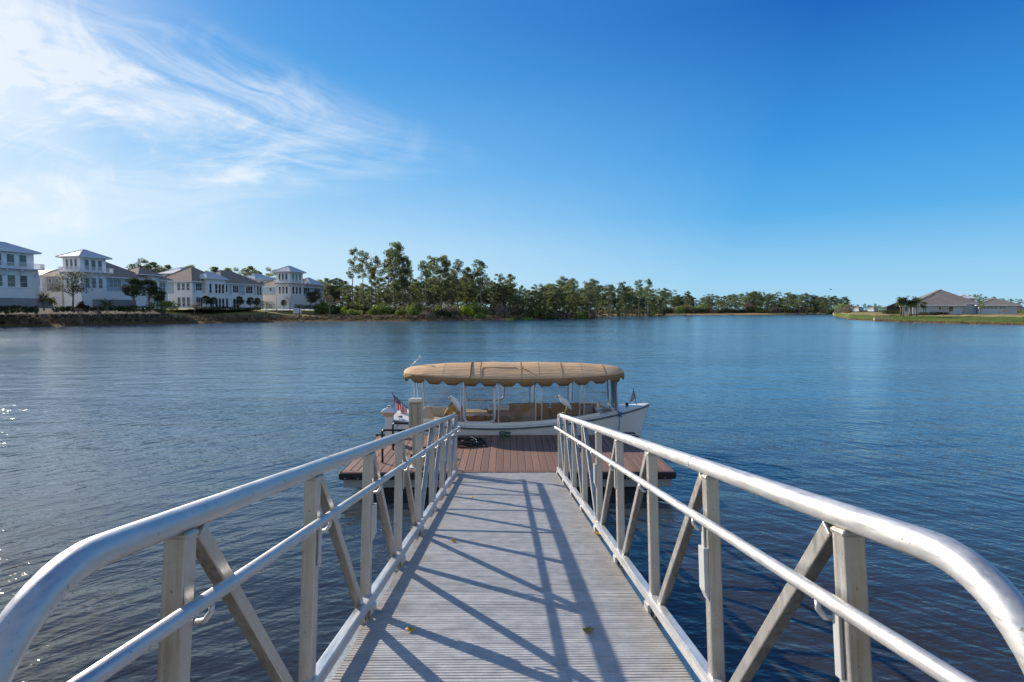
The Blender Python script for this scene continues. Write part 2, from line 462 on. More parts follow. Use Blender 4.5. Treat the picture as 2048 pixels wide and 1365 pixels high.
for i in range(len(az_list) - 1):
    am = (az_list[i] + az_list[i + 1]) / 2
    for k in range(n - 1):
        dm = (ds[k] + ds[k + 1]) / 2
        if abs(am) > R(80): mi = 0 if dm < 5 else 2
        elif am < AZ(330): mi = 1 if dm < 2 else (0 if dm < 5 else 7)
        elif am < AZ(730): mi = 1 if dm < 4 else (0 if dm < 15 else (2 if dm < 26 or (am < AZ(640) and dm > 30) else 5))
        elif am < AZ(1186): mi = 1 if dm < 3.5 else (0 if dm < 26 else 5)
        elif am < AZ(1666): mi = 1 if dm < 2 else (4 if dm < 44 else 5)
        else: mi = 1 if dm < 3.5 else (3 if dm < 34 else (4 if dm < 200 else 5))
        mb.f.append((i * n + k, (i + 1) * n + k, (i + 1) * n + k + 1, i * n + k + 1)); mb.m.append(mi); mb.s.append(True)
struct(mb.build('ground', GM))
# ------------------------------------------------------------------ gangway (local frame: origin on its deck below the camera, +Y down the slope)
SLOPE = R(8.33)
H_DECK = 1.43
GX = 0.030                       # deck centre to the right of the camera
HW = 0.918                       # half width of the deck between the toe plates
g_loc = (GX, 0.0, CAM.z - H_DECK / math.cos(SLOPE))
END_Y = 11.02
Y0 = 0.35
gang = thing('gangway', 'long aluminium gangway with ribbed deck and twin pipe handrails sloping down to the dock', 'gangway', g_loc, rot=(-SLOPE, 0, 0))
def alu(name, col=(0.78, 0.78, 0.77), rough=0.38, stretch=(9, 9, 1.0), var=0.10, rvar=0.12, metal=0.85, vs=5.0):
    m = mat(name, col, rough, metal, var, vs, bump=0.05, bscale=60, stretch=stretch, rvar=rvar)
    nt = m.node_tree; N = nt.nodes; L = nt.links; b = N['Principled BSDF']
    tc = N.new('ShaderNodeTexCoord')
    # cloudy oxide bloom and small dark specks
    n = N.new('ShaderNodeTexNoise'); n.inputs['Scale'].default_value = 9.0; n.inputs['Detail'].default_value = 8; n.inputs['Roughness'].default_value = .7
    L.new(tc.outputs['Object'], n.inputs['Vector'])
    r = N.new('ShaderNodeMapRange'); r.inputs['From Min'].default_value = .42; r.inputs['From Max'].default_value = .72; r.inputs['To Max'].default_value = .38; L.new(n.outputs[0], r.inputs['Value'])
    mx = N.new('ShaderNodeMix'); mx.data_type = 'RGBA'; L.new(r.outputs[0], mx.inputs['Factor'])
    src = b.inputs['Base Color'].links[0].from_socket
    L.new(src, mx.inputs['A']); mx.inputs['B'].default_value = (.72, .72, .71, 1)
    sp = N.new('ShaderNodeTexNoise'); sp.inputs['Scale'].default_value = 55.0; sp.inputs['Detail'].default_value = 3; L.new(tc.outputs['Object'], sp.inputs['Vector'])
    r2 = N.new('ShaderNodeMapRange'); r2.inputs['From Min'].default_value = .67; r2.inputs['From Max'].default_value = .74; r2.inputs['To Max'].default_value = .7; L.new(sp.outputs[0], r2.inputs['Value'])
    mx2 = N.new('ShaderNodeMix'); mx2.data_type = 'RGBA'; L.new(r2.outputs[0], mx2.inputs['Factor']); L.new(mx.outputs['Result'], mx2.inputs['A']); mx2.inputs['B'].default_value = (.18, .15, .12, 1)
    L.new(mx2.outputs['Result'], b.inputs['Base Color'])
    mm = N.new('ShaderNodeMapRange'); mm.inputs['To Min'].default_value = metal; mm.inputs['To Max'].default_value = metal - .6; L.new(r.outputs[0], mm.inputs['Value'])
    L.new(mm.outputs[0], b.inputs['Metallic'])
    return m
M_POST = alu("mill_aluminium", (0.50, 0.475, 0.43), 0.42, (14, 14, 0.7))
M_RAIL = alu("pipe_aluminium", (0.56, 0.56, 0.555), 0.52, (10, 1.2, 10), 0.14, 0.12, 0.75)
M_DECK = alu("deck_aluminium", (0.40, 0.395, 0.39), 0.55, (1.0, 3.0, 1.0), 0.14, 0.10, 0.25)
M_TOE = alu("toe_aluminium", (0.66, 0.66, 0.655), 0.40, (6, 0.6, 6), 0.10, 0.1, 0.7)
M_LAMP = mat("fixture_grey", (0.55, 0.55, 0.53), 0.4, 0.2, 0.08, 12)
nt = M_DECK.node_tree; N = nt.nodes; L = nt.links; b_ = N['Principled BSDF']
g_ = N.new('ShaderNodeTexCoord'); sep = N.new('ShaderNodeSeparateXYZ'); L.new(g_.outputs['Object'], sep.inputs[0])
ab = N.new('ShaderNodeMath'); ab.operation = 'ABSOLUTE'; L.new(sep.outputs[0], ab.inputs[0])
ns = N.new('ShaderNodeTexNoise'); ns.inputs['Scale'].default_value = 3.0; ns.inputs['Detail'].default_value = 9; ns.inputs['Roughness'].default_value = .7; L.new(g_.outputs['Object'], ns.inputs['Vector'])
ad = N.new('ShaderNodeMath'); ad.operation = 'MULTIPLY_ADD'; L.new(ns.outputs[0], ad.inputs[0]); ad.inputs[1].default_value = .9; L.new(ab.outputs[0], ad.inputs[2])
er = N.new('ShaderNodeMapRange'); er.inputs['From Min'].default_value = 1.12; er.inputs['From Max'].default_value = 1.48; er.inputs['To Max'].default_value = .55; L.new(ad.outputs[0], er.inputs['Value'])
dm = N.new('ShaderNodeMix'); dm.data_type = 'RGBA'; L.new(er.outputs[0], dm.inputs['Factor']); L.new(b_.inputs['Base Color'].links[0].from_socket, dm.inputs['A']); dm.inputs['B'].default_value = (.33, .26, .18, 1)
# joints between the planks show as faint tone steps
wv = N.new('ShaderNodeMath'); wv.operation = 'MULTIPLY'; L.new(sep.outputs[1], wv.inputs[0]); wv.inputs[1].default_value = 1 / (.0305 * 7)
fl = N.new('ShaderNodeMath'); fl.operation = 'FLOOR'; L.new(wv.outputs[0], fl.inputs[0])
wn_ = N.new('ShaderNodeTexWhiteNoise'); wn_.noise_dimensions = '1D'; L.new(fl.outputs[0], wn_.inputs['W'])
tr_ = N.new('ShaderNodeMapRange'); tr_.inputs['To Min'].default_value = .90; tr_.inputs['To Max'].default_value = 1.08; L.new(wn_.outputs['Value'], tr_.inputs['Value'])
ml = N.new('ShaderNodeVectorMath'); ml.operation = 'SCALE'; L.new(dm.outputs['Result'], ml.inputs[0]); L.new(tr_.outputs[0], ml.inputs['Scale'])
L.new(ml.outputs[0], b_.inputs['Base Color'])
# ribbed deck: extruded planks laid across
mb = MB(); pitch = 0.0305; y = Y0; k = 0
while y < END_Y - 0.05:
    w = pitch * 0.80
    z1 = 0.0 - (0.0012 if k % 7 == 0 else 0.0)
    mb.add([(-HW + .004, y, -.008), (HW - .004, y, -.008), (HW - .004, y + .004, z1), (-HW + .004, y + .004, z1), (HW - .004, y + w, z1), (-HW + .004, y + w, z1), (HW - .004, y + w + .004, -.008), (-HW + .004, y + w + .004, -.008)],
           [(0, 1, 2, 3), (3, 2, 4, 5), (5, 4, 6, 7)])
    y += pitch; k += 1
mb.box(-HW + .004, HW - .004, Y0, END_Y - 0.01, -0.05, -0.0078)
mb.build('deck', M_DECK, gang)
for sgn in (-1, 1):
    x = sgn * (HW + 0.006)
    mb = MB(); mb.box(x - .005, x + .005, Y0, END_Y, 0.042, 0.105)
    mb.box(min(x, x + sgn * 0.05), max(x, x + sgn * .05), Y0, END_Y, 0.098, 0.108)
    mb.build('toe_plate', M_TOE, gang, 0.002)
    mb = MB(); xc = sgn * (HW + 0.052); mb.box(xc - .038, xc + .038, Y0, END_Y, -0.19, -0.072)
    mb.build('bottom_chord', M_POST, gang, 0.006)
    for q in range(9):
        yy_ = 1.55 + q * 1.170
        MB().box(sgn * HW - .012, sgn * HW + .012, yy_ - .05, yy_ + .05, -.02, 0.046).build('clip', M_TOE, gang, 0.003)
XP = HW + 0.052
RAIL_H = 1.075; RAIL_R = 0.0375
POST_Y = [1.55 + 1.170 * i for i in range(9)]
MID_H = 0.845; XM = XP - 0.032 - 0.042; MID_R = 0.0215
mpost = MB(); mpost.rings([[(-a, -a, z), (a, -a, z), (a, a, z), (-a, a, z)] for a, z in ((.0325, RAIL_H - .052), (.0355, RAIL_H - .047), (.0365, RAIL_H - .040), (.034, RAIL_H - .032))], True, True, 0, True);  mpost.box(-.032, .032, -.032, .032, -0.19, RAIL_H - 0.03)
me_post = mpost.mesh('post', M_POST)
for sgn in (-1, 1):
    for i, py_ in enumerate(POST_Y):
        o = bpy.data.objects.new('post', me_post); COL.objects.link(o); o.parent = gang; o.location = (sgn * XP, py_, 0)
        b = o.modifiers.new('bevel', 'BEVEL'); b.width = .006; b.segments = 2
    for i in range(8):
        ya, yb = POST_Y[i], POST_Y[i + 1]
        top = RAIL_H - 0.045; bot = -0.02
        if i < 4: p, q = (sgn * XP, ya + .075, top), (sgn * XP, yb - .06, bot)
        else: p, q = (sgn * XP, ya + .06, bot), (sgn * XP, yb - .075, top)
        MB().bar(p, q, 0.050, 0.050, (0, 1, 0.01)).build('brace', M_POST, gang, 0.005)
    # top rail with a bent-down near end
    pts = []
    rb = 0.33; yb0 = 1.20
    pts.append((sgn * XP, yb0 - rb - .06, -0.05)); pts.append((sgn * XP, yb0 - rb - .035, RAIL_H - rb - .25))
    for k in range(0, 13):
        a = math.pi * (1 - k / 24.0)
        pts.append((sgn * XP, yb0 + rb * math.cos(a) , RAIL_H - rb + rb * math.sin(a)))
    for k in range(1, 9): pts.append((sgn * XP, yb0 + k * 1.21, RAIL_H))
    pts.append((sgn * XP, POST_Y[8] - .05, RAIL_H))
    for k in range(1, 7):
        a = k / 6 * math.pi / 2
        pts.append((sgn * XP, POST_Y[8] - .05 + .085 * math.sin(a), RAIL_H - .085 + .085 * math.cos(a)))
    pts.append((sgn * XP, POST_Y[8] + .036, RAIL_H - .25))
    MB().tube(pts, RAIL_R, 20).build('top_rail', M_RAIL, gang)
    for q in (2.95, 5.3, 7.6):
        MB().tube([(sgn * XP, q - .006, RAIL_H), (sgn * XP, q + .006, RAIL_H)], RAIL_R + .0022, 20).build('rail_joint', M_TOE, gang)
    # weld collars where posts and braces meet the rail
    # mid rail returning to the last post
    pts = [(sgn * XM, 0.75, MID_H)] + [(sgn * XM, 1.2 + k * 1.2, MID_H) for k in range(9)]
    ye = POST_Y[8] + 0.16
    pts += [(sgn * XM, ye - .05, MID_H), (sgn * (XM + .012), ye - .012, MID_H), (sgn * (XM + .045), ye, MID_H), (sgn * (XP + .02), ye, MID_H)]
    MB().tube(pts, MID_R, 14).build('mid_rail', M_RAIL, gang)
    for i, py_ in enumerate(POST_Y):
        MB().tube([(sgn * (XP - .03), py_ + .05, MID_H - .075), (sgn * (XP - .055), py_ + .05, MID_H - .07), (sgn * XM, py_ + .05, MID_H - .045), (sgn * XM, py_ + .05, MID_H - .02)], 0.009, 8).build('rail_bracket', M_TOE, gang)
    for i in ((1, 4) if sgn > 0 else (2, 6)):
        x = sgn * (XP - .032)
        mb = MB(); mb.add([(x, POST_Y[i] - .03, .70), (x - sgn * .022, POST_Y[i] - .03, .70), (x - sgn * .022, POST_Y[i] - .03, .50), (x, POST_Y[i] - .03, .45),
                           (x, POST_Y[i] + .05, .70), (x - sgn * .022, POST_Y[i] + .05, .70), (x - sgn * .022, POST_Y[i] + .05, .50), (x, POST_Y[i] + .05, .45)],
                          [(0, 1, 2, 3), (7, 6, 5, 4), (0, 4, 5, 1), (1, 5, 6, 2), (2, 6, 7, 3), (3, 7, 4, 0)] if sgn > 0 else [(3, 2, 1, 0), (4, 5, 6, 7), (1, 5, 4, 0), (2, 6, 5, 1), (3, 7, 6, 2), (0, 4, 7, 3)])
        mb.build('step_light', M_LAMP, gang, 0.003)
    for i in ((0, 1, 3) if sgn > 0 else (1, 3)):
        x = sgn * (XP - .032)
        mb = MB(); mb.box(min(x, x - sgn * .012), max(x, x - sgn * .012), POST_Y[i] - .005, POST_Y[i] + .03, .62, .80)
        mb.build('cable_cover', M_LAMP, gang, 0.003)
# end angle at the dock
mb = MB(); mb.box(-HW - .1, HW + .1, END_Y - .012, END_Y + .012, -.09, -.002)
mb.build('end_angle', M_TOE, gang, 0.003)
M_HINGE = mat("weathered_hinge_plate", (0.30, 0.235, 0.225), 0.55, 0.2, 0.2, 5, stretch=(.6, 10, 1))
mb = MB()
for k in range(3): mb.box(-HW - .02, HW + .02, END_Y + .016 + k * .05, END_Y + .060 + k * .05, -.03, -.006 - .004 * k)
for k in range(4): mb.lathe([(.018, -.02), (.018, .002), (.012, .006)], -.75 + k * .5, END_Y + .03, 8)
mb.build('hinge_plate', M_HINGE, gang, .002)
# fallen leaves on the deck
M_LEAF = mat("dry_leaf", (0.52, 0.33, 0.05), 0.7, 0, 0.3, 40, objvar=0.3)
def deck_point(px, py, lift=0.012):
    d = ray(px, py)
    nrm = Vector((0, math.sin(SLOPE), math.cos(SLOPE))); p0 = Vector(g_loc) + nrm * lift
    t = (p0 - CAM).dot(nrm) / d.dot(nrm)
    return CAM + d * t
leaf_lab = ['yellow oak leaf lying on the right side of the gangway deck', 'brown curled leaf on the left of the ribbed gangway deck, nearest the camera',
            'small tan leaf halfway along the gangway deck', 'orange leaf caught against the right toe plate of the gangway', 'tiny pale leaf near the far end of the gangway deck']
for i, (px, py, sz) in enumerate([(1177, 1264, .075), (822, 1263, .065), (907, 1084, .07), (1196, 1070, .11), (943, 996, .05)]):
    rr = random.Random(i + 3); mb = MB(); nn = 9
    up = []; 
    for k in range(nn):
        t = k / (nn - 1); wv = sz * .28 * math.sin(math.pi * t) ** 0.8 * (1 + .35 * (k % 2)) + .002
        y = (t - .5) * sz
        z = 0.012 * (2 * t - 1) ** 2 + .008 * rr.random()
        up.append(((-wv, y, z + .35 * wv), (0, y, z), (wv, y, z + .45 * wv)))
    mb.rings(up, False, False, 0, True)
    lo = mb.build('fallen_leaf', M_LEAF)
    lo.location = deck_point(px, py, 0.004); lo.rotation_euler = (-SLOPE, 0, rr.uniform(0, 6))
    so = lo.modifiers.new('thickness', 'SOLIDIFY'); so.thickness = 0.0015
    tag(lo, leaf_lab[i], 'leaf', 'dry leaves fallen on the gangway')
# ------------------------------------------------------------------ floating dock
DK_Z = 0.456; DX0, DX1, DY0, DY1 = -3.13, 3.20, 10.94, 14.25
M_BOARD = mat("composite_board", (0.235, 0.125, 0.085), 0.62, 0, 0.16, 6, bump=0.25, bscale=140, stretch=(10, 1, 10))
nt = M_BOARD.node_tree; N = nt.nodes; L = nt.links; b_ = N['Principled BSDF']
tc_ = N.new('ShaderNodeTexCoord'); sp_ = N.new('ShaderNodeSeparateXYZ'); L.new(tc_.outputs['Object'], sp_.inputs[0])
q1 = N.new('ShaderNodeMath'); q1.operation = 'MULTIPLY_ADD'; L.new(sp_.outputs[0], q1.inputs[0]); q1.inputs[1].default_value = 1 / .1455; q1.inputs[2].default_value = 3.10 / .1455
q2 = N.new('ShaderNodeMath'); q2.operation = 'FLOOR'; L.new(q1.outputs[0], q2.inputs[0])
q3 = N.new('ShaderNodeTexWhiteNoise'); q3.noise_dimensions = '1D'; L.new(q2.outputs[0], q3.inputs['W'])
q4 = N.new('ShaderNodeMapRange'); q4.inputs['To Min'].default_value = .82; q4.inputs['To Max'].default_value = 1.2; L.new(q3.outputs['Value'], q4.inputs['Value'])
q5 = N.new('ShaderNodeVectorMath'); q5.operation = 'SCALE'; L.new(b_.inputs['Base Color'].links[0].from_socket, q5.inputs[0]); L.new(q4.outputs[0], q5.inputs['Scale'])
q6 = N.new('ShaderNodeTexNoise'); q6.inputs['Scale'].default_value = 9.0; q6.inputs['Detail'].default_value = 5; L.new(tc_.outputs['Object'], q6.inputs['Vector'])
q7 = N.new('ShaderNodeMapRange'); q7.inputs['From Min'].default_value = .72; q7.inputs['From Max'].default_value = .76; L.new(q6.outputs[0], q7.inputs['Value'])
q8 = N.new('ShaderNodeMix'); q8.data_type = 'RGBA'; L.new(q7.outputs[0], q8.inputs['Factor']); L.new(q5.outputs[0], q8.inputs['A']); q8.inputs['B'].default_value = (.55, .52, .48, 1)
L.new(q8.outputs['Result'], b_.inputs['Base Color'])
M_BLACK = mat("black_rubber", (0.018, 0.018, 0.02), 0.5, 0, 0.2, 8)
M_FASCIA = mat("grey_fascia", (0.42, 0.43, 0.45), 0.45, 0.5, 0.08, 3, stretch=(0.3, 1, 14))
M_FLOAT = mat("black_float", (0.02, 0.02, 0.022), 0.6, 0, 0.3, 3)
dock = thing('floating_dock', 'square floating dock of brown composite boards with black rubber bumper', 'dock', (0, 0, 0))
mb = MB(); w = 0.1455; x = DX0 + 0.03; rr = random.Random(2)
while x < DX1 - 0.05:
    x2 = min(x + w - .011, DX1 - .03)
    mb.box(x, x2, DY0 + .13, DY1 - .03, DK_Z - .025, DK_Z + rr.uniform(-.001, .001)); x += w
mb.build('deck_boards', M_BOARD, dock, 0.003, 1)
mb = MB(); mb.box(DX0 + .03, DX1 - .03, DY0 + .02, DY0 + .068, DK_Z - .025, DK_Z); mb.box(DX0 + .03, DX1 - .03, DY0 + .074, DY0 + .122, DK_Z - .025, DK_Z)
mb.build('edge_board', M_BOARD, dock, 0.003, 1)
mb = MB()
mb.box(DX0, DX1, DY0 - .03, DY0 + .017, DK_Z - .135, DK_Z - .004); mb.box(DX0, DX1, DY1 - .027, DY1 + .02, DK_Z - .135, DK_Z - .004)
mb.box(DX0 - .02, DX0 + .027, DY0 + .017, DY1 - .027, DK_Z - .135, DK_Z - .004); mb.box(DX1 - .027, DX1 + .02, DY0 + .017, DY1 - .027, DK_Z - .135, DK_Z - .004)
mb.build('bumper', M_BLACK, dock, 0.03, 3)
mb = MB(); mb.box(DX0 + .06, DX1 - .06, DY0 + .05, DY1 - .05, DK_Z - .30, DK_Z - .03)
mb.build('frame', M_FASCIA, dock, 0.006)
mb = MB()
for i in range(5):
    xa = DX0 + .38 + i * 1.13
    for j in range(2):
        ya = DY0 + .12 + j * 1.56
        mb.box(xa, xa + 1.09, ya, ya + 1.45, -.35, DK_Z - .302)
mb.build('float', M_FLOAT, dock, 0.03)
mb = MB()
for i in range(26):
    xa = DX0 + .12 + i * 0.24
    mb.lathe([(.001, -.008), (.011, -.006), (.011, .006)], 0, 0, 8)
vs = []
for i in range(26):
    for k in range(24):
        v = mb.v[i * 24 + k]; vs.append((DX0 + .12 + i * .24 + v[0], DY0 - .033 + v[2], DK_Z - .105 + v[1]))
mb.v = vs
mb.build('bolt', M_TOE, dock)
# back right corner bumper
mb = MB(); mb.box(DX1 - .62, DX1 - .04, DY1 - .05, DY1 + .10, DK_Z - .02, DK_Z + .05)
mb.build('corner_bumper', M_BLACK, dock, 0.03, 3)
mb = MB(); mb.box(DX0 - .04, DX0 + .3, DY1 - .03, DY1 + .03, DK_Z - .02, DK_Z + .03)
mb.build('corner_bumper', M_BLACK, dock, 0.012, 2)
# lantern-topped pedestal
M_WHITE = mat("white_plastic", (0.78, 0.78, 0.77), 0.38, 0, 0.04, 6)
M_YEL = mat("yellow_band", (0.85, 0.50, 0.02), 0.4, 0, 0.05, 6)
M_LENS = mat("pedestal_lens", (0.74, 0.66, 0.52), 0.2, 0, 0.05, 8)
PX, PY = x_at(776.5, 13.4), 13.4
ped = thing('power_pedestal', 'white square dock pedestal with pyramid cap and yellow band', 'pedestal', (PX, PY, DK_Z))
def sq_rings(mb, prof, mi=0):
    return mb.rings([[(-r, -r, z), (r, -r, z), (r, r, z), (-r, r, z)] for r, z in prof], True, True, mi, False)
mb = MB(); sq_rings(mb, [(.11, 0), (.11, .04), (.082, .06), (.082, .62)]); mb.build('column', M_WHITE, ped, 0.006)
mb = MB(); sq_rings(mb, [(.085, .621), (.15, .70)]); mb.build('lens', M_LENS, ped, 0.004)
mb = MB(); sq_rings(mb, [(.152, .701), (.152, .725)]); mb.build('band', M_YEL, ped, 0.002)
mb = MB(); sq_rings(mb, [(.175, .726), (.175, .745), (.04, .83)]); mb.build('cap', M_WHITE, ped, 0.004)
mb = MB(); sq_rings(mb, [(.035, .831), (.035, .87)]); mb.build('finial', M_WHITE, ped, 0.006)
mb = MB(); mb.box(-.016, .016, -.0385, -.0352, .838, .862); mb.build('sensor', M_BLACK, ped)
# tall grooved aluminium utility post
M_PED = mat("anodised_post", (0.58, 0.50, 0.38), 0.42, 0.35, 0.10, 6, stretch=(12, 12, .8), rvar=0.1)
M_PED2 = mat("anodised_cap", (0.78, 0.70, 0.54), 0.40, 0.4, 0.08, 6)
UX, UY = x_at(830.5, 11.32), 11.32
up_ = thing('utility_post', 'tall grooved grey utility post with rounded cream cap on the dock', 'utility post', (UX, UY, DK_Z))
mb = MB(); mb.box(-.075, .045, -.055, .055, .02, 1.26); mb.build('column', M_PED, up_, 0.006)
mb = MB(); mb.box(-.135, -.078, -.05, .05, .70, 1.26); mb.box(-.060, .020, -.075, -.057, .66, 1.25); mb.box(.048, .105, -.06, .06, .02, 1.26); mb.build('side_channel', M_PED, up_, 0.005)
mb = MB(); mb.box(.106, .130, -.07, .07, .02, 1.28); mb.build('edge_strip', M_PED2, up_, 0.008)
mb = MB(); mb.rings([[(-a, -b, z), (a, -b, z), (a, b, z), (-a, b, z)] for a, b, z in ((.128, .09, 1.262), (.130, .092, 1.30), (.118, .08, 1.345))], True, True, 0, False); mb.build('cap', M_PED2, up_, 0.012, 3)
mb = MB(); mb.box(-.13, .13, -.11, .11, 0, .018); mb.build('base_plate', M_WHITE, up_, 0.004)
mb = MB()
for z in (.78, .96, 1.14): mb.box(.052, .068, -.066, -.0605, z, z + .02)
mb.build('screw', M_BLACK, up_)
# boarding ladder folded on the dock
M_LADDER = mat("dark_bronze_tube", (0.03, 0.024, 0.02), 0.35, 0.4, 0.15, 20)
def hoop(mb, x0, x1, y, h):
    pts = [(x0, y, 0), (x0, y, h - .05), (x0 + .015, y, h - .015), (x0 + .05, y, h), (x1 - .05, y, h - .01), (x1 - .015, y, h - .03), (x1, y, h - .07), (x1, y, 0)]
    mb.tube(pts, .021, 10)
LY0, LY1 = 11.65, 12.75
lx = x_at(765, LY0, 920)
lad = thing('boarding_ladder', 'black tube boarding ladder with two hoop handles on the dock left corner', 'ladder', (lx, 0, DK_Z))
mb = MB(); hoop(mb, 0, .95, LY0, .66); mb.build('handle', M_LADDER, lad)
mb = MB(); hoop(mb, 0.0, .60, LY1, .58); mb.build('handle', M_LADDER, lad)
for y in (LY0 + .35, LY0 + .6, LY0 + .85):
    MB().tube([(.55, y, .10), (1.15, y, .12)], .018, 8).build('rung', M_LADDER, lad)
mb = MB(); mb.tube([(.55, LY0 + .1, .1), (.55, LY1, .12)], .02, 8); mb.tube([(1.15, LY0 + .1, .1), (1.15, LY1, .12)], .02, 8); mb.build('side_rail', M_LADDER, lad)
# coiled black hose
rr = random.Random(8); pts = []
cx_, cy_ = x_at(928, 13.35), 13.3
for k in range(260):
    a = k * 0.19; lay = k / 260.0
    rad = .33 + .07 * math.sin(k * .047) + rr.uniform(-.012, .012)
    pts.append((cx_ + 1.25 * rad * math.cos(a) + .06 * math.sin(k * .1), cy_ + .9 * rad * math.sin(a), DK_Z + .018 + .085 * lay + .015 * math.sin(k * .7)))
for k in range(6): pts.append((pts[-1][0] + .05, pts[-1][1] - .02, DK_Z + .02))
tag(MB().tube(pts, .0125, 8).build('hose_coil', M_BLACK), 'black hose coiled in a heap on the brown dock boards', 'hose')
# cleats with lines
M_ROPE_B = mat("blue_rope", (0.02, 0.22, 0.42), 0.8, 0, 0.2, 60, bump=.4, bscale=200)
M_ROPE_G = mat("green_rope", (0.05, 0.12, 0.06), 0.8, 0, 0.4, 60, bump=.4, bscale=200)
M_STEEL = mat("galvanised", (0.5, 0.5, 0.5), 0.4, 0.8, 0.1, 20)
def cleat(x, y, lab):
    t = thing('dock_cleat', lab, 'cleat', (x, y, DK_Z), group='cleats along the dock edge')
    mb = MB(); mb.tube([(-.13, 0, .062), (-.07, 0, .058), (.07, 0, .058), (.13, 0, .062)], [.010, .015, .015, .010], 8); mb.build('horn', M_STEEL, t)
    mb = MB(); mb.box(-.05, -.03, -.02, .02, 0, .046); mb.box(.03, .05, -.02, .02, 0, .046); mb.box(-.07, .07, -.03, .03, 0, .008); mb.build('base', M_STEEL, t, .003)
    return t
cleat(x_at(1010, 14.0), 14.02, 'grey dock cleat wrapped in green rope beside the boat hull')
cleat(x_at(1262, 14.0), 14.0, 'grey dock cleat at the right back corner of the dock')
cleat(x_at(805, 14.0), 13.9, 'grey dock cleat tied with blue rope behind the ladder')
def tangle(x, y, z, r, n, m, name, lab, seed, thick=.011, flat=.5):
    rr = random.Random(seed); pts = []
    for k in range(n):
        a = k * .55; rad = r * (.5 + .5 * rr.random())
        pts.append((x + rad * 1.5 * math.cos(a), y + rad * .7 * math.sin(a), z + thick + r * flat * (0.5 + .5 * math.sin(k * .37)) ))
    o = MB().tube(pts, thick, 6).build(name, m); tag(o, lab, 'rope', 'mooring ropes'); return o
tangle(x_at(1010, 14.0), 14.02, DK_Z, .10, 40, M_ROPE_G, 'mooring_rope', 'green rope bundled on the dock cleat at the boat', 4, .013, 1.1)
tangle(x_at(803, 13.9), 13.95, DK_Z, .12, 44, M_ROPE_B, 'mooring_rope', 'blue rope heaped on the dock behind the ladder', 6, .012, 1.2)
# ------------------------------------------------------------------ electric canopy boat (bow to the right)
BX, BY = 0.42, 15.55
M_HULL = mat("white_gelcoat", (0.86, 0.84, 0.79), 0.25, 0, 0.05, 2, rvar=0.08)
M_RUB = mat("green_grey_rubrail", (0.10, 0.13, 0.13), 0.5, 0, 0.2, 6)
M_CREAM = mat("cream_gelcoat", (0.70, 0.68, 0.62), 0.35, 0, 0.06, 4)
M_CANV = None
def canvas_mat(name, col, sc=1.0):
    m = mat(name, col, 0.85, 0, 0.10, 2.5, spec=0.15)
    nt = m.node_tree; N = nt.nodes; L = nt.links; b = N['Principled BSDF']
    tc = N.new('ShaderNodeTexCoord'); mp = N.new('ShaderNodeMapping'); mp.inputs['Scale'].default_value = (0.8 * sc, 9.0 * sc, 14.0 * sc)
    L.new(tc.outputs['Object'], mp.inputs['Vector'])
    n = N.new('ShaderNodeTexNoise'); n.inputs['Scale'].default_value = 1.6; n.inputs['Detail'].default_value = 4; n.inputs['Distortion'].default_value = .5
    L.new(mp.outputs[0], n.inputs['Vector'])
    bp = N.new('ShaderNodeBump'); bp.inputs['Distance'].default_value = 0.035; bp.inputs['Strength'].default_value = 0.7
    L.new(n.outputs[0], bp.inputs['Height']); L.new(bp.outputs[0], b.inputs['Normal'])
    return m
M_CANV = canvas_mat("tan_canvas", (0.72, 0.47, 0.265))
M_VAL = canvas_mat("shaded_tan_canvas", (0.33, 0.205, 0.105), 0.5)  # same fabric as the canopy, its shade put into a darker colour
M_TRIM = mat("brown_trim", (0.07, 0.04, 0.025), 0.7, 0, 0.2, 10)
M_SEAT = canvas_mat("tan_vinyl", (0.56, 0.36, 0.19), 0.3)
M_CUSH = canvas_mat("beige_cushion", (0.60, 0.46, 0.28), 0.4)
M_SEATB = canvas_mat("grey_beige_cover", (0.66, 0.58, 0.45), 0.4)
M_WOOD = mat("mahogany_panel", (0.17, 0.075, 0.04), 0.45, 0, 0.25, 5, stretch=(1, 1, 8))
M_FLOOR = mat("teak_floor", (0.30, 0.19, 0.10), 0.6, 0, 0.25, 4, stretch=(1, 9, 1))
M_TUBE = mat("white_tube", (0.70, 0.70, 0.70), 0.3, 0.1, 0.06, 10)
M_BRASS = mat("tarnished_brass", (0.42, 0.26, 0.08), 0.35, 0.8, 0.2, 20)
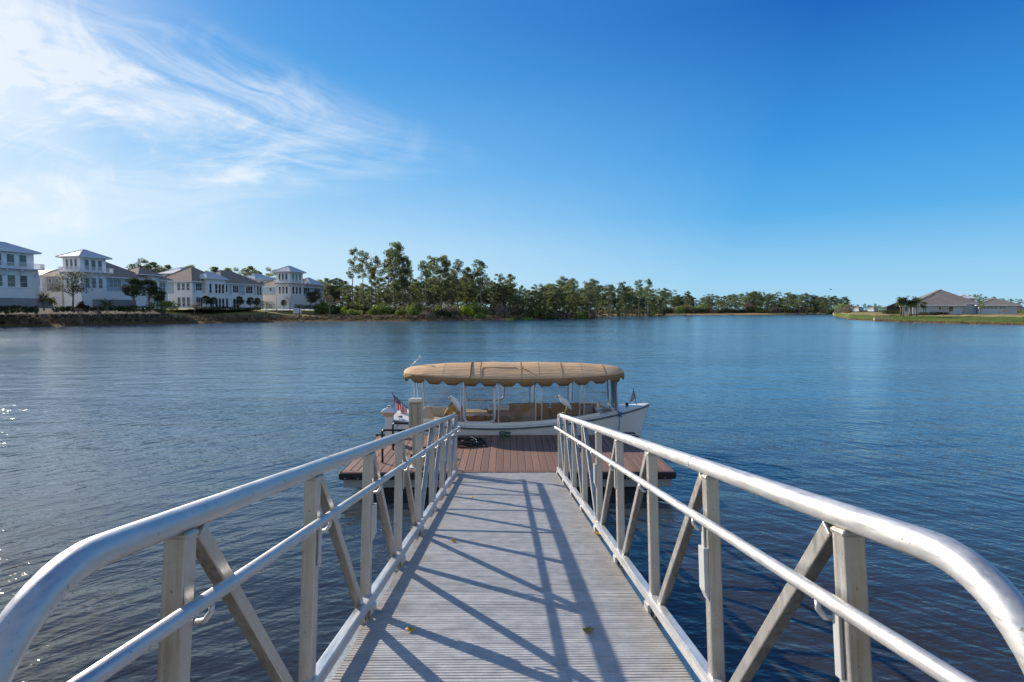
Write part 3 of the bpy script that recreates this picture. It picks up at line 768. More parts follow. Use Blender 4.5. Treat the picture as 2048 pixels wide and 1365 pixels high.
def vinyl_mat():
    m = bpy.data.materials.new("clear_vinyl"); m.use_nodes = True
    nt = m.node_tree; N = nt.nodes; L = nt.links; N.remove(N['Principled BSDF'])
    tr = N.new('ShaderNodeBsdfTransparent'); tr.inputs[0].default_value = (0.93, 0.94, 0.95, 1)
    gl = N.new('ShaderNodeBsdfGlossy'); gl.inputs['Roughness'].default_value = 0.08
    df = N.new('ShaderNodeBsdfDiffuse'); df.inputs[0].default_value = (.7, .72, .75, 1)
    tc = N.new('ShaderNodeTexCoord'); n = N.new('ShaderNodeTexNoise'); n.inputs['Scale'].default_value = 3.5; n.inputs['Detail'].default_value = 6
    L.new(tc.outputs['Object'], n.inputs['Vector'])
    mr = N.new('ShaderNodeMapRange'); mr.inputs['From Min'].default_value = .45; mr.inputs['From Max'].default_value = .8; mr.inputs['To Min'].default_value = 0.02; mr.inputs['To Max'].default_value = .22
    L.new(n.outputs[0], mr.inputs['Value'])
    fr = N.new('ShaderNodeFresnel'); fr.inputs[0].default_value = 1.35
    bp = N.new('ShaderNodeBump'); bp.inputs['Distance'].default_value = .01; bp.inputs['Strength'].default_value = .4; L.new(n.outputs[0], bp.inputs['Height'])
    L.new(bp.outputs[0], gl.inputs['Normal']); L.new(bp.outputs[0], fr.inputs['Normal'])
    m1 = N.new('ShaderNodeMixShader'); L.new(mr.outputs[0], m1.inputs[0]); L.new(tr.outputs[0], m1.inputs[1]); L.new(df.outputs[0], m1.inputs[2])
    m2 = N.new('ShaderNodeMixShader'); L.new(fr.outputs[0], m2.inputs[0]); L.new(m1.outputs[0], m2.inputs[1]); L.new(gl.outputs[0], m2.inputs[2])
    L.new(m2.outputs[0], N['Material Output'].inputs['Surface'])
    return m
M_VINYL = vinyl_mat()
boat = thing('canopy_boat', 'white electric launch with scalloped tan canopy moored along the dock', 'boat', (BX, BY, 0))
XS, XB = -3.38, 3.38
def halfb(x):
    t = (x - XS) / (XB - XS)
    st = .80 + .27 * math.sin(min(t / .42, 1) * math.pi / 2)
    if t > .42: st = 1.07 * max(0.0, 1 - ((t - .42) / .58) ** 2.3) ** 0.80
    return max(st, .012)
def sheer(x):
    t = (x - XS) / (XB - XS)
    return .60 + .17 * max(0, (.38 - t) / .38) ** 1.7 + .42 * max(0, (t - .38) / .62) ** 1.8
NS = 33
stn = [XS + (XB - XS) * (1 - (1 - k / (NS - 1)) ** 1.35) for k in range(NS)]
def section(x, side):
    b = halfb(x); z = sheer(x); t = (x - XS) / (XB - XS)
    wl_ = b * (0.90 - .30 * t ** 3)
    xr = x - max(0, (t - .8) / .2) ** 2 * .24
    pts = [(xr - .05, 0, -.32), (xr - .02, side * wl_ * .7, -.25), (xr, side * wl_, -.02), (xr + (x - xr) * .4, side * (wl_ * .55 + b * .45), z * .5 - .02), (x - .01, side * (b - .004), z - .06), (x, side * b, z)]
    return pts
mb = MB()
for sd in (-1, 1):
    rs = [section(x, sd) for x in stn]
    mb.rings(rs, False, False, 0, True)
tp = section(XS, -1); ts = section(XS, 1)
mb.add(tp + ts[::-1], [tuple(range(12))])
# stern panel, coaming and decks
hull = mb.build('hull', M_HULL, boat)
hull.modifiers.new('solid', 'SOLIDIFY').thickness = 0.02
mb = MB()
for sd in (-1, 1):
    pts = [(x, sd * (halfb(x) + .006), sheer(x) - .045) for x in stn]
    rs = []
    for p in pts: rs.append([(p[0], p[1] - sd * .01, p[2] + .035), (p[0], p[1] + sd * .03, p[2] + .022), (p[0], p[1] + sd * .034, p[2] - .012), (p[0], p[1] - sd * .01, p[2] - .03)])
    mb.rings(rs, True, True, 0, True)
mb.box(XS - .035, XS - .003, -.8, .8, sheer(XS) - .075, sheer(XS) - .012)
mb.build('rub_rail', M_RUB, boat)
# foredeck
mb = MB()
def deckstrip(xs, inner):
    for k in range(len(xs) - 1):
        pass
fx = [x for x in stn if x > 1.95]
rs = []
for x in fx:
    b = halfb(x) - .002; z = sheer(x) + .004
    rs.append([(x, b * u, z + .05 * (1 - u * u) * min(1, b * 2)) for u in (-1, -.66, -.33, 0, .33, .66, 1)])
mb.rings(rs, False, False, 0, True)
o = mb.build('foredeck', M_HULL, boat)
# aft deck
mb = MB(); rs = []
for x in [q for q in stn if q < -2.6]:
    b = halfb(x) - .002; z = sheer(x) + .004
    rs.append([(x, b * u, z + .05 * (1 - u * u)) for u in (-1, -.66, -.33, 0, .33, .66, 1)])
mb.rings(rs, False, False, 0, True)
mb.build('aft_deck', M_HULL, boat)
# side decks with coaming
mb = MB()
cx = [q for q in stn if -2.75 <= q <= 2.1]
for sd in (-1, 1):
    rs = []
    for x in cx:
        b = halfb(x); z = sheer(x)
        rs.append([(x, sd * (b - .005), z + .003), (x, sd * (b - .10), z + .02), (x, sd * (b - .115), z + .085), (x, sd * (b - .15), z + .085), (x, sd * (b - .16), .15)])
    mb.rings(rs, False, False, 0, False)
mb.build('coaming', M_CREAM, boat)
mb = MB()
rs = [[(x, -(halfb(x) - .1), .18), (x, halfb(x) - .1, .18)] for x in cx]
mb.rings(rs, False, False, 0, False); mb.build('cockpit_floor', M_FLOOR, boat)
mb = MB(); mb.box(-2.62, -2.58, -.78, .78, .15, .70); mb.build('aft_bulkhead', M_CREAM, boat)
mb = MB(); mb.box(2.03, 2.07, -.58, .58, .15, .80); mb.build('forward_bulkhead', M_WOOD, boat)
# canopy
CXM, CXL = -0.21, 2.89
CB, CT = 1.635, 1.785
def cw(t):
    return .985 * (1 - .40 * abs(t) ** 2.3) * max(0.0, 1 - abs(t) ** 14) ** .5
def ctop(t, u):
    end = max(0.0, 1 - abs(t) ** 16) ** .5
    return CT + .09 * t * t + .34 * (1 - abs(u) ** 1.7) * end * (1 - .58 * abs(t) ** 2.3)
NT, NU = 72, 25
ts_ = [-math.cos(math.pi * k / (NT - 1)) for k in range(NT)]
ts_[0] = -.9985; ts_[-1] = .9985
us = [-1 + 2 * k / (NU - 1) for k in range(NU)]
rs = []
for t in ts_:
    sag = .012 * abs(math.sin((t + 1) * 2.5 * math.pi))
    rs.append([(CXM + CXL * t, cw(t) * u, ctop(t, u) - sag * (1 - u * u)) for u in us])
mb = MB(); mb.rings(rs, False, False, 0, True)
cano = mb.build('canopy', M_CANV, boat)
cano.modifiers.new('solid', 'SOLIDIFY').thickness = 0.008
# perimeter for the valance
per = [(CXM + CXL * t, -cw(t), ctop(t, -1)) for t in ts_] + [(CXM + CXL * t, cw(t), ctop(t, 1)) for t in reversed(ts_)]
per = [Vector(p) for p in per]
L_ = [0.0]
for i in range(1, len(per) + 1): L_.append(L_[-1] + (per[i % len(per)] - per[i - 1]).length)
tot = L_[-1]; NV = 620; nsc = 29
ring_t, ring_m, ring_b = [], [], []
for k in range(NV):
    s_ = tot * k / NV; i = 0
    i = int(np.searchsorted(L_, s_, side='right')) - 1
    f_ = (s_ - L_[i]) / max(L_[i + 1] - L_[i], 1e-6)
    p = per[i].lerp(per[(i + 1) % len(per)], f_)
    ph = (k / NV * nsc + .28) % 1.0
    notch = max(0.0, 1 - abs(ph - .5) / .30); notch = notch * notch * (3 - 2 * notch)
    wav = .008 * math.sin(k * .55)
    out = Vector((p.x - CXM, p.y * 3, 0)).normalized()
    ring_t.append(p + Vector((0, 0, .004))); ring_m.append(p + out * (.012 + wav) + Vector((0, 0, -.07)))
    ring_b.append(p + out * (.006 + wav) + Vector((0, 0, -.185 + .10 * notch)))
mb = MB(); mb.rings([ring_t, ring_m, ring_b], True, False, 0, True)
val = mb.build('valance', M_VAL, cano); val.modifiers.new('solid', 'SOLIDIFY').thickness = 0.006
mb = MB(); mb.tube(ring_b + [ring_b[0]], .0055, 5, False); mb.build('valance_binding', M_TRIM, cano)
# seams over the roof, and the zip frame of the hatch
for t in (-.62, -.385, -.30, .06, .22, .42, .60, .80):
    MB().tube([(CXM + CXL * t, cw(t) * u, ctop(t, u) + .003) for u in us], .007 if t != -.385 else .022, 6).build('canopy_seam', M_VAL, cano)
mb = MB(); pts = [(CXM + CXL * -.285, cw(-.285) * u, ctop(-.285, u) + .012) for u in (-.99, -.9, -.75, -.6)] + [(CXM + CXL * t, cw(t) * -.5, ctop(t, -.5) + .01) for t in (-.27, -.2, -.1, 0.02)]
mb.tube(pts, .006, 6); mb.build('hatch_zip', mat('zip_brown', (.16, .10, .06), .7), cano)
mb = MB(); p = Vector((CXM + CXL * .075, cw(.07) * -.55, ctop(.07, -.55))); mb.tube([p, p + Vector((.0, -.01, .07))], .022, 8); mb.tube([p + Vector((0.02, -.03, .01)), p + Vector((.16, -.14, -.04))], .012, 6)
mb.build('pull_strap', M_CANV, cano)
# stern light on a folding stalk
mb = MB(); mb.tube([(CXM + CXL * -.94, .1, 1.80), (CXM + CXL * -.945, .1, 2.02)], .012, 8); mb.tube([(CXM + CXL * -.945, .1, 2.02), (CXM + CXL * -.945 + .23, .1, 2.25)], .011, 8); mb.lathe([(.012, 2.235), (.03, 2.245), (.032, 2.275), (.012, 2.295)], CXM + CXL * -.945 + .245, .1, 10)
mb.build('stern_light', M_TUBE, boat)
# canopy poles
def bxl(px, Y): return x_at(px, Y, 800) - BX
mb_list = []
YN, YF = 14.72, 16.42
for px in (922, 931, 988, 997, 1071, 1083, 1160, 1169):
    x = bxl(px, YN); MB().tube([(x, -(halfb(x) - .13), sheer(x) + .02), (x, -(cw((x - CXM) / CXL) - .05), 1.75)], .019 if px not in (988, 997) else .021, 8).build('canopy_pole', M_TUBE, boat)
for px in (838, 849, 1060, 1068, 1136, 1143):
    x = bxl(px, YF); MB().tube([(x, halfb(x) - .13, sheer(x) + .02), (x, cw(min(.97, (x - CXM) / CXL)) - .05, 1.75)], .019, 8).build('canopy_pole', M_TUBE, boat)
x = bxl(830, 15.0); MB().tube([(x, -.6, .72), (x, -.6, 1.75)], .02, 8).build('canopy_pole', M_TUBE, boat)
x = bxl(1213, 16.1); MB().tube([(x + .05, .50, .86), (x, .45, 1.75)], .022, 8).build('canopy_pole', M_TUBE, boat)
x = bxl(1233, 15.15); MB().tube([(x + .02, -.48, .86), (x, -.40, 1.75)], .02, 8).build('canopy_pole', M_TUBE, boat)
# clear vinyl curtains between the poles
def pane(pts, name='vinyl_window'):
    mb = MB(); mb.add(pts, [(0, 1, 2, 3)]); o = mb.build(name, M_VINYL, boat); o.modifiers.new('solid', 'SOLIDIFY').thickness = .002; return o
def side_pane(px0, px1, Y, sd, zt=1.74):
    x0, x1 = bxl(px0, Y), bxl(px1, Y)
    f = lambda x: sd * (halfb(x) - .13); g_ = lambda x: sd * (cw(min(.97, max(-.97, (x - CXM) / CXL))) - .05)
    pane([(x0, f(x0), sheer(x0) + .09), (x1, f(x1), sheer(x1) + .09), (x1, g_(x1), zt), (x0, g_(x0), zt)])
for a, b in ((838, 922), (931, 988), (997, 1071), (1083, 1160), (1169, 1228)): side_pane(a, b, YN, -1)
for a, b in ((849, 925), (925, 1060), (1068, 1136), (1143, 1213)): side_pane(a, b, YF, 1)
xw = bxl(1228, 15.5); pane([(xw, -.46, .9), (xw + .02, .48, .9), (xw - .02, .44, 1.74), (xw - .02, -.40, 1.74)], 'windshield')
# rounded door frame (near side) and its twin on the far side
def rframe(px0, px1, Y, sd, z0, z1, m, r=.16, rad=.02):
    x0, x1 = bxl(px0, Y), bxl(px1, Y); pts = []
    yb = sd * (halfb((x0 + x1) / 2) - .125)
    pts.append((x0, yb, z1)); 
    for k in range(7):
        a = math.pi + k / 6 * math.pi / 2; pts.append((x0 + r + r * math.cos(a), yb, z0 + r + r * math.sin(a)))
    for k in range(7):
        a = 1.5 * math.pi + k / 6 * math.pi / 2; pts.append((x1 - r + r * math.cos(a), yb, z0 + r + r * math.sin(a)))
    pts.append((x1, yb, z1))
    MB().tube(pts, rad, 8).build('door_frame', m, boat)
rframe(928, 990, YN, -1, .70, 1.7, M_TUBE, .15)
rframe(931, 1008, YF, 1, .97, 1.7, M_CREAM, .16, .026)
mb = MB(); x0, x1 = bxl(930, YN), bxl(988, YN); mb.box(x0 + .02, x1 - .02, -.915, -.885, .865, .895); mb.build('door_rail', M_TUBE, boat)
# seats
def cushion(name, x0, x1, y0, y1, z0, z1, m, bev=.04, rot=None):
    mb = MB(); mb.box(x0, x1, y0, y1, z0, z1); return mb.build(name, m, boat, bev, 4)
xa, xb, xc_ = bxl(1018, 16.3), bxl(1100, 16.3), bxl(1211, 16.3)
cushion('backrest', xa, xb - .012, .70, .80, .50, .915, M_SEAT, .03)
cushion('backrest', xb + .012, xc_ - .25, .66, .76, .50, .92, M_SEAT, .03)
cushion('backrest', xc_ - .24, xc_ + .03, .56, .65, .50, .92, M_SEAT, .03)
cushion('bench_cushion', xa, xb - .1, .18, .70, .40, .505, M_CUSH, .045)
cushion('bench_cushion', xb - .08, xb + .75, .16, .66, .41, .53, M_CUSH, .05)
cushion('bench_cushion', xb + .77, xc_ - .1, .10, .58, .41, .51, M_SEAT, .05)
mb = MB(); mb.box(xa, xc_ - .15, .22, .66, .18, .40); mb.build('bench_base', M_WOOD, boat, .01)
# helm console
cxa, cxb = bxl(979, 15.9), bxl(1018, 15.9)
con = MB(); con.box(cxa + .02, cxb - .02, .15, .72, .18, .82); con = con.build('helm_console', M_WOOD, boat, .01)
mb = MB(); mb.box(cxa - .01, cxb + .01, .12, .75, .825, .905); mb.build('console_lid', M_CREAM, con, .02, 3)
cushion('chart_tray', bxl(966, 15), bxl(984, 15), -.45, -.2, .55, .60, M_HULL, .01)
# stern bench, round wicker-like seat back, helm seat
cushion('stern_backrest', bxl(862, 16.2), bxl(905, 16.2), .50, .62, .55, .84, M_SEATB, .03)
cushion('stern_cushion', bxl(852, 15.5), bxl(912, 15.5), -.45, .5, .46, .60, M_SEATB, .06)
cushion('helm_seat', bxl(928, 15.8), bxl(977, 15.8), -.05, .5, .70, .80, M_CUSH, .05)
mb = MB(); mb.box(bxl(934, 15.8), bxl(972, 15.8), .0, .45, .18, .70); mb.build('helm_seat_base', M_WOOD, boat, .02)
mb = MB(); cxr = bxl(855, 15.2)
rs = []
for k in range(9):
    a = k / 8; w_ = math.sin(math.pi * min(1, max(0, .06 + .88 * a))) ** .5
    rs.append([(cxr + .17 * w_ * math.cos(q) , -.35 + .07 * w_ * math.sin(q), .50 + .50 * a) for q in [2 * math.pi * j / 14 for j in range(14)]])
mb.rings(rs, True, True, 0, True); mb.build('round_seat_back', M_SEATB, boat)
mb = MB(); mb.lathe([(.012, .6), (.012, .84)], bxl(938, 15.1), -.4, 8); mb.tube([(bxl(931, 15.1), -.4, .76), (bxl(947, 15.1), -.4, .74)], .03, 8); mb.build('throttle', M_BRASS, boat)
# dash moulding at the bow
mb = MB(); rs = []
for k in range(8):
    a = k / 7 * math.pi / 2
    rs.append([(2.10 + .32 * math.sin(a), y, .80 + .16 * math.cos(a)) for y in (-.46, -.25, 0, .25, .46)])
mb.rings(rs, False, False, 0, True); o = mb.build('dash', M_HULL, boat); o.modifiers.new('solid', 'SOLIDIFY').thickness = .02
cushion('bow_panel', bxl(1210, 16.0), bxl(1222, 16.0), -.1, .52, .55, .80, mat("orange_panel", (0.42, 0.13, 0.04), 0.45, 0, 0.2, 8), .03)
# bow line, fittings
mb = MB(); x = bxl(1240, 14.95); mb.tube([(x, -halfb(x) - .05, sheer(x) + .02), (x - .005, -halfb(x) - .045, sheer(x) - .25), (x - .02, -halfb(x) - .02, .42)], .011, 6)
for k in range(14): pass
mb.tube([(x + .06 * math.cos(k * 1.3), -halfb(x) - .03 + .03 * math.sin(k * 2.1), sheer(x) - .10 + .14 * (k / 13)) for k in range(14)], .012, 6)
mb.build('bow_line', M_ROPE_B, boat)
mb = MB(); x = bxl(1256, 15.3); mb.lathe([(.03, sheer(x) + .02), (.03, sheer(x) + .06), (.05, sheer(x) + .10), (.035, sheer(x) + .14)], x, -.12, 10); mb.build('bow_bitt', M_TRIM, boat)
mb = MB(); x = bxl(801, 14.9); mb.tube([(x + .05 * math.cos(k * 1.7), -.70 + .03 * math.sin(k * 2.3), sheer(x) + .03 + .05 * abs(math.sin(k))) for k in range(16)], .011, 6)
mb.tube([(x, -.8, sheer(x) + .03), (x - .03, -.9, sheer(x) - .12), (x - .06, -1.2, .55), (x - .04, -1.5, .48)], .012, 6); mb.build('stern_line', M_ROPE_B, boat)
# ------------------------------------------------------------------ flags
M_RED = mat("flag_red", (0.68, 0.035, 0.04), 0.8, 0, 0.1, 20); M_FW = mat("flag_white", (0.75, 0.72, 0.70), 0.8, 0, 0.06, 20)
M_NAVY = mat("flag_navy", (0.05, 0.05, 0.17), 0.8, 0, 0.1, 20); M_GREYF = mat("flag_grey", (0.42, 0.42, 0.40), 0.85, 0, 0.15, 15)
FX, FY = x_at(818, 15.5), 15.5
flag = thing('stern_flag', 'small striped red and white flag with navy canton drooping at the boat stern', 'flag', (FX, FY, .80))
top = at_y(784.5, 788, 15.5) - Vector((FX, FY, .80))
MB().tube([(0.02, 0, .03), tuple(top)], .009, 8).build('staff', M_TRIM, flag)
mb = MB(); mb.lathe([(.006, top.z), (.018, top.z + .012), (.006, top.z + .035)], top.x, top.y, 8); mb.build('finial', M_TRIM, flag)
# cloth: hoist along the staff from near its top; the fly end droops down and to the right
A = top * 0.95; B = top * 0.18
h_dir = (B - A)
nC, nR = 22, 26
grid = []
for j in range(nC + 1):
    v = j / nC
    row = []
    for i in range(nR + 1):
        u = i / nR
        p = A + h_dir * u
        drop = Vector((.035, 0, -.36)) * v
        spread = Vector((-.05 * v * u, 0.0, .20 * v * u))
        fold = Vector((.012 * math.sin(u * 13 + v * 2), .035 * math.sin(u * 17 + 1.3) * v ** .6, 0))
        row.append(p + drop + spread + fold)
    grid.append(row)
mb = MB()
o0 = 0
mb.v = [tuple(p) for row in grid for p in row]
for j in range(nC):
    for i in range(nR):
        stripe = i // 2
        mi = 0 if stripe % 2 == 0 else 1
        if stripe < 7 and j < nC * .34: mi = 2
        mb.f.append((j * (nR + 1) + i, j * (nR + 1) + i + 1, (j + 1) * (nR + 1) + i + 1, (j + 1) * (nR + 1) + i)); mb.m.append(mi); mb.s.append(True)
cloth = mb.build('cloth', [M_RED, M_FW, M_NAVY], flag); cloth.modifiers.new('solid', 'SOLIDIFY').thickness = .0015
mb = MB()
for a in range(9):
    for b in range(6 if a % 2 == 0 else 5):
        iu = (a + 1) / 10 * 14; jv = ((b + .6) if a % 2 == 0 else (b + 1.1)) / 6.2 * nC * .34
        i0, j0 = int(iu), int(jv); p = grid[j0][i0].lerp(grid[j0][i0 + 1], iu - i0).lerp(grid[j0 + 1][i0].lerp(grid[j0 + 1][i0 + 1], iu - i0), jv - j0) + Vector((0, -.004, 0))
        vs = [p + Vector((math.sin(q) * rr_, 0, math.cos(q) * rr_)) for q, rr_ in [(k * math.pi / 5, .006 if k % 2 == 0 else .0025) for k in range(10)]]
        mb.add(vs, [tuple(range(10))])
mb.build('stars', M_FW, cloth)
bf = thing('bow_flag', 'small grey pennant hanging furled on a short staff at the boat bow', 'flag', (x_at(1275.5, 15.5), 15.5, .98))
tp_ = at_y(1267, 779, 15.5) - Vector(bf.location)
MB().tube([(0, 0, -.02), tuple(tp_)], .009, 8).build('staff', M_TRIM, bf)
mb = MB(); mb.lathe([(.006, tp_.z), (.016, tp_.z + .01), (.006, tp_.z + .03)], tp_.x, tp_.y, 8); mb.build('finial', M_TRIM, bf)
mb = MB(); rs = []
tip = at_y(1257, 810, 15.5) - Vector(bf.location)
for k in range(9):
    a = k / 8
    p0 = tp_ * (.95 - .45 * a) if False else tp_.lerp(Vector((0, 0, 0)), .06 + .50 * a)
    p1 = tp_.lerp(tip, .06 + .90 * a)
    rs.append([p0.lerp(p1, q / 6) + Vector((0, .02 * math.sin(q * 1.8 + a), 0)) for q in range(7)])
mb.rings(rs, False, False, 0, True); o = mb.build('cloth', M_GREYF, bf); o.modifiers.new('solid', 'SOLIDIFY').thickness = .002
# rolled canvas cover lying on the near gunwale
cv = MB(); rs = []
n_ = 18
for k in range(n_):
    a = k / (n_ - 1); w_ = (math.sin(math.pi * (.10 + .78 * a))) ** .7
    c = Vector((-.15 + .34 * a, 0, -.04 + .16 * math.sin(a * 2.2)))
    rs.append([c + Vector((.02 * math.cos(q), .13 * w_ * math.cos(q) * (1 + .16 * math.sin(5 * q + 2 * a)), .14 * w_ * math.sin(q) * (1 + .16 * math.sin(5 * q + 2 * a)))) for q in [2 * math.pi * j / 30 for j in range(30)]])
cv.rings(rs, True, True, 0, True)
o = cv.build('canvas_cover', canvas_mat("orange_tan_canvas", (0.56, 0.33, 0.13), .8)); o.location = (x_at(903, 14.8), 14.8, .88); o.scale = (1.25, 1.1, 1.2)
tag(o, 'rolled tan canvas cover bundled on the boat gunwale behind the left egret', 'cover')
# ------------------------------------------------------------------ egrets on the rail ends
M_FEATH = mat("white_feathers", (0.80, 0.80, 0.79), 0.7, 0, 0.05, 30, bump=.25, bscale=60)
M_BILL = mat("orange_bill", (0.62, 0.22, 0.08), 0.5, 0, 0.1, 30); M_LEG = mat("pale_leg", (0.42, 0.33, 0.14), 0.6, 0, 0.2, 30); M_EYE = mat("dark_eye", (0.01, 0.01, 0.01), 0.2, 0, 0, 5)
def egret(loc, rz, label, spine, legs, bill):
    t = thing('egret', label, 'bird', loc, rz, 'cattle egrets perched on the rail ends'); t.scale = (1.08, 1.25, 1.08)
    rs = []
    for i, (x, z, a, b) in enumerate(spine):
        p = Vector(spine[min(i + 1, len(spine) - 1)][:2]) - Vector(spine[max(i - 1, 0)][:2]); p.normalize()
        nx, nz = -p.y, p.x
        rs.append([(x + nx * b * math.sin(q), a * math.cos(q), z + nz * b * math.sin(q)) for q in [2 * math.pi * j / 16 for j in range(16)]])
    mb = MB(); mb.rings(rs, True, True, 0, True)
    o = mb.build('body', M_FEATH, t); ss = o.modifiers.new('sub', 'SUBSURF'); ss.levels = 1; ss.render_levels = 1
    hx, hz = bill[0]
    MB().tube([bill[0] + (0,), bill[1] + (0,)], .01, 8)
    MB().tube([(bill[0][0], 0, bill[0][1]), ((bill[0][0] + bill[1][0]) / 2, 0, (bill[0][1] + bill[1][1]) / 2 + .003), (bill[1][0], 0, bill[1][1])], [.0125, .009, .002], 8).build('bill', M_BILL, t)
    for sd in (-1, 1):
        mb = MB(); ex, ez = spine[-3][0], spine[-3][1] + .008
        mb.lathe([(.001, -.004), (.004, -.002), (.004, .002), (.001, .004)], 0, 0, 8)
        mb.v = [(ex - .006 + v[0], sd * (.026 + .0) + v[2], ez + v[1]) for v in mb.v]; mb.build('eye', M_EYE, t)
        mb = MB(); (ax, az), (kx, kz), (fx_, fz) = legs
        mb.tube([(ax, sd * .022, az + .03), (kx, sd * .022, kz), (fx_, sd * .018, fz + .006)], [.010, .0075, .006], 8)
        for da in (-.5, 0, .5): mb.tube([(fx_, sd * .018, fz + .006), (fx_ - .03, sd * .018 + da * .03, fz + .006), (fx_ - .045, sd * .018 + da * .045, fz - .004)], [.006, .005, .003], 6)
        mb.tube([(fx_, sd * .018, fz + .006), (fx_ + .028, sd * .018, fz + .002)], [.005, .003], 6)
        mb.build('leg', M_LEG, t)
    return t
def rail_top(px, sgn):
    # point on top of a gangway top rail at its far end
    Yl = POST_Y[8] - .06 if sgn > 0 else POST_Y[8] - .02
    v = Matrix.Rotation(-SLOPE, 4, 'X') @ Vector((sgn * XP, Yl, RAIL_H + RAIL_R)); return Vector(g_loc) + v
sp_r = [(.148, -.004 + .055, .006, .004), (.125, .075, .022, .014), (.098, .105, .038, .030), (.062, .148, .052, .048), (.020, .192, .054, .054), (-.020, .226, .044, .046), (-.044, .245, .030, .032), (-.052, .262, .024, .025), (-.056, .280, .023, .026), (-.070, .293, .022, .024), (-.088, .292, .016, .016), (-.098, .288, .010, .010)]
r_r = rail_top(1121, 1)
egret((r_r.x + .075, r_r.y, r_r.z), 0.05, 'white egret leaning forward on the right handrail end, bill to the left', sp_r, [(.045, .13), (.055, .085), (.012, 0)], [(-.094, .289), (-.152, .278)])
sp_l = [(.100, .012, .008, .006), (.098, .040, .022, .016), (.090, .080, .036, .032), (.070, .130, .048, .050), (.040, .180, .050, .056), (.008, .222, .042, .046), (-.014, .246, .030, .034), (-.026, .262, .025, .028), (-.034, .276, .024, .027), (-.046, .285, .022, .024), (-.060, .282, .016, .016), (-.068, .277, .010, .010)]
r_l = rail_top(915, -1)
egret((r_l.x - .03, r_l.y, r_l.z), 0.35, 'white egret hunched upright on the left handrail end beside the tan cover', sp_l, [(.05, .10), (.058, .07), (.03, 0)], [(-.064, .279), (-.108, .262)])
# ------------------------------------------------------------------ houses
M_STUC = mat("white_stucco", (0.84, 0.84, 0.83), 0.8, 0, 0.05, 0.6)
M_STUCW = mat("cream_stucco", (0.80, 0.74, 0.64), 0.8, 0, 0.05, 0.6)
M_BRICKW = mat("painted_brick", (0.82, 0.82, 0.81), 0.8, 0, 0.07, 1.5, stretch=(1, 1, 6))
M_SIDING = mat("grey_blue_siding", (0.40, 0.50, 0.58), 0.75, 0, 0.07, 1.2, stretch=(4, 4, 1))
M_TAUPE = mat("taupe_siding", (0.36, 0.33, 0.31), 0.75, 0, 0.08, 1.2, stretch=(4, 4, 1))
M_SHING = mat("brown_shingle", (0.30, 0.225, 0.17), 0.9, 0, 0.22, 1.5, detail=8)
M_SHING2 = mat("dark_shingle", (0.21, 0.185, 0.17), 0.9, 0, 0.22, 1.5, detail=8)
M_METAL = mat("metal_roof", (0.62, 0.63, 0.65), 0.6, 0.1, 0.06, 0.8)
M_TRIMW = mat("white_trim", (0.78, 0.78, 0.78), 0.6, 0, 0.03, 2)
M_GLASS = mat("window_glass", (0.03, 0.045, 0.06), 0.06, 0.0, 0.4, 0.3, spec=0.9)
M_GREYW = mat("grey_block_wall", (0.30, 0.28, 0.29), 0.9, 0, 0.12, 0.8)
M_BLUEH = mat("blue_grey_wall", (0.44, 0.52, 0.58), 0.8, 0, 0.05, 0.8)
M_SCREEN = mat("dark_screen", (0.03, 0.03, 0.035), 0.7, 0, 0.2, 2)

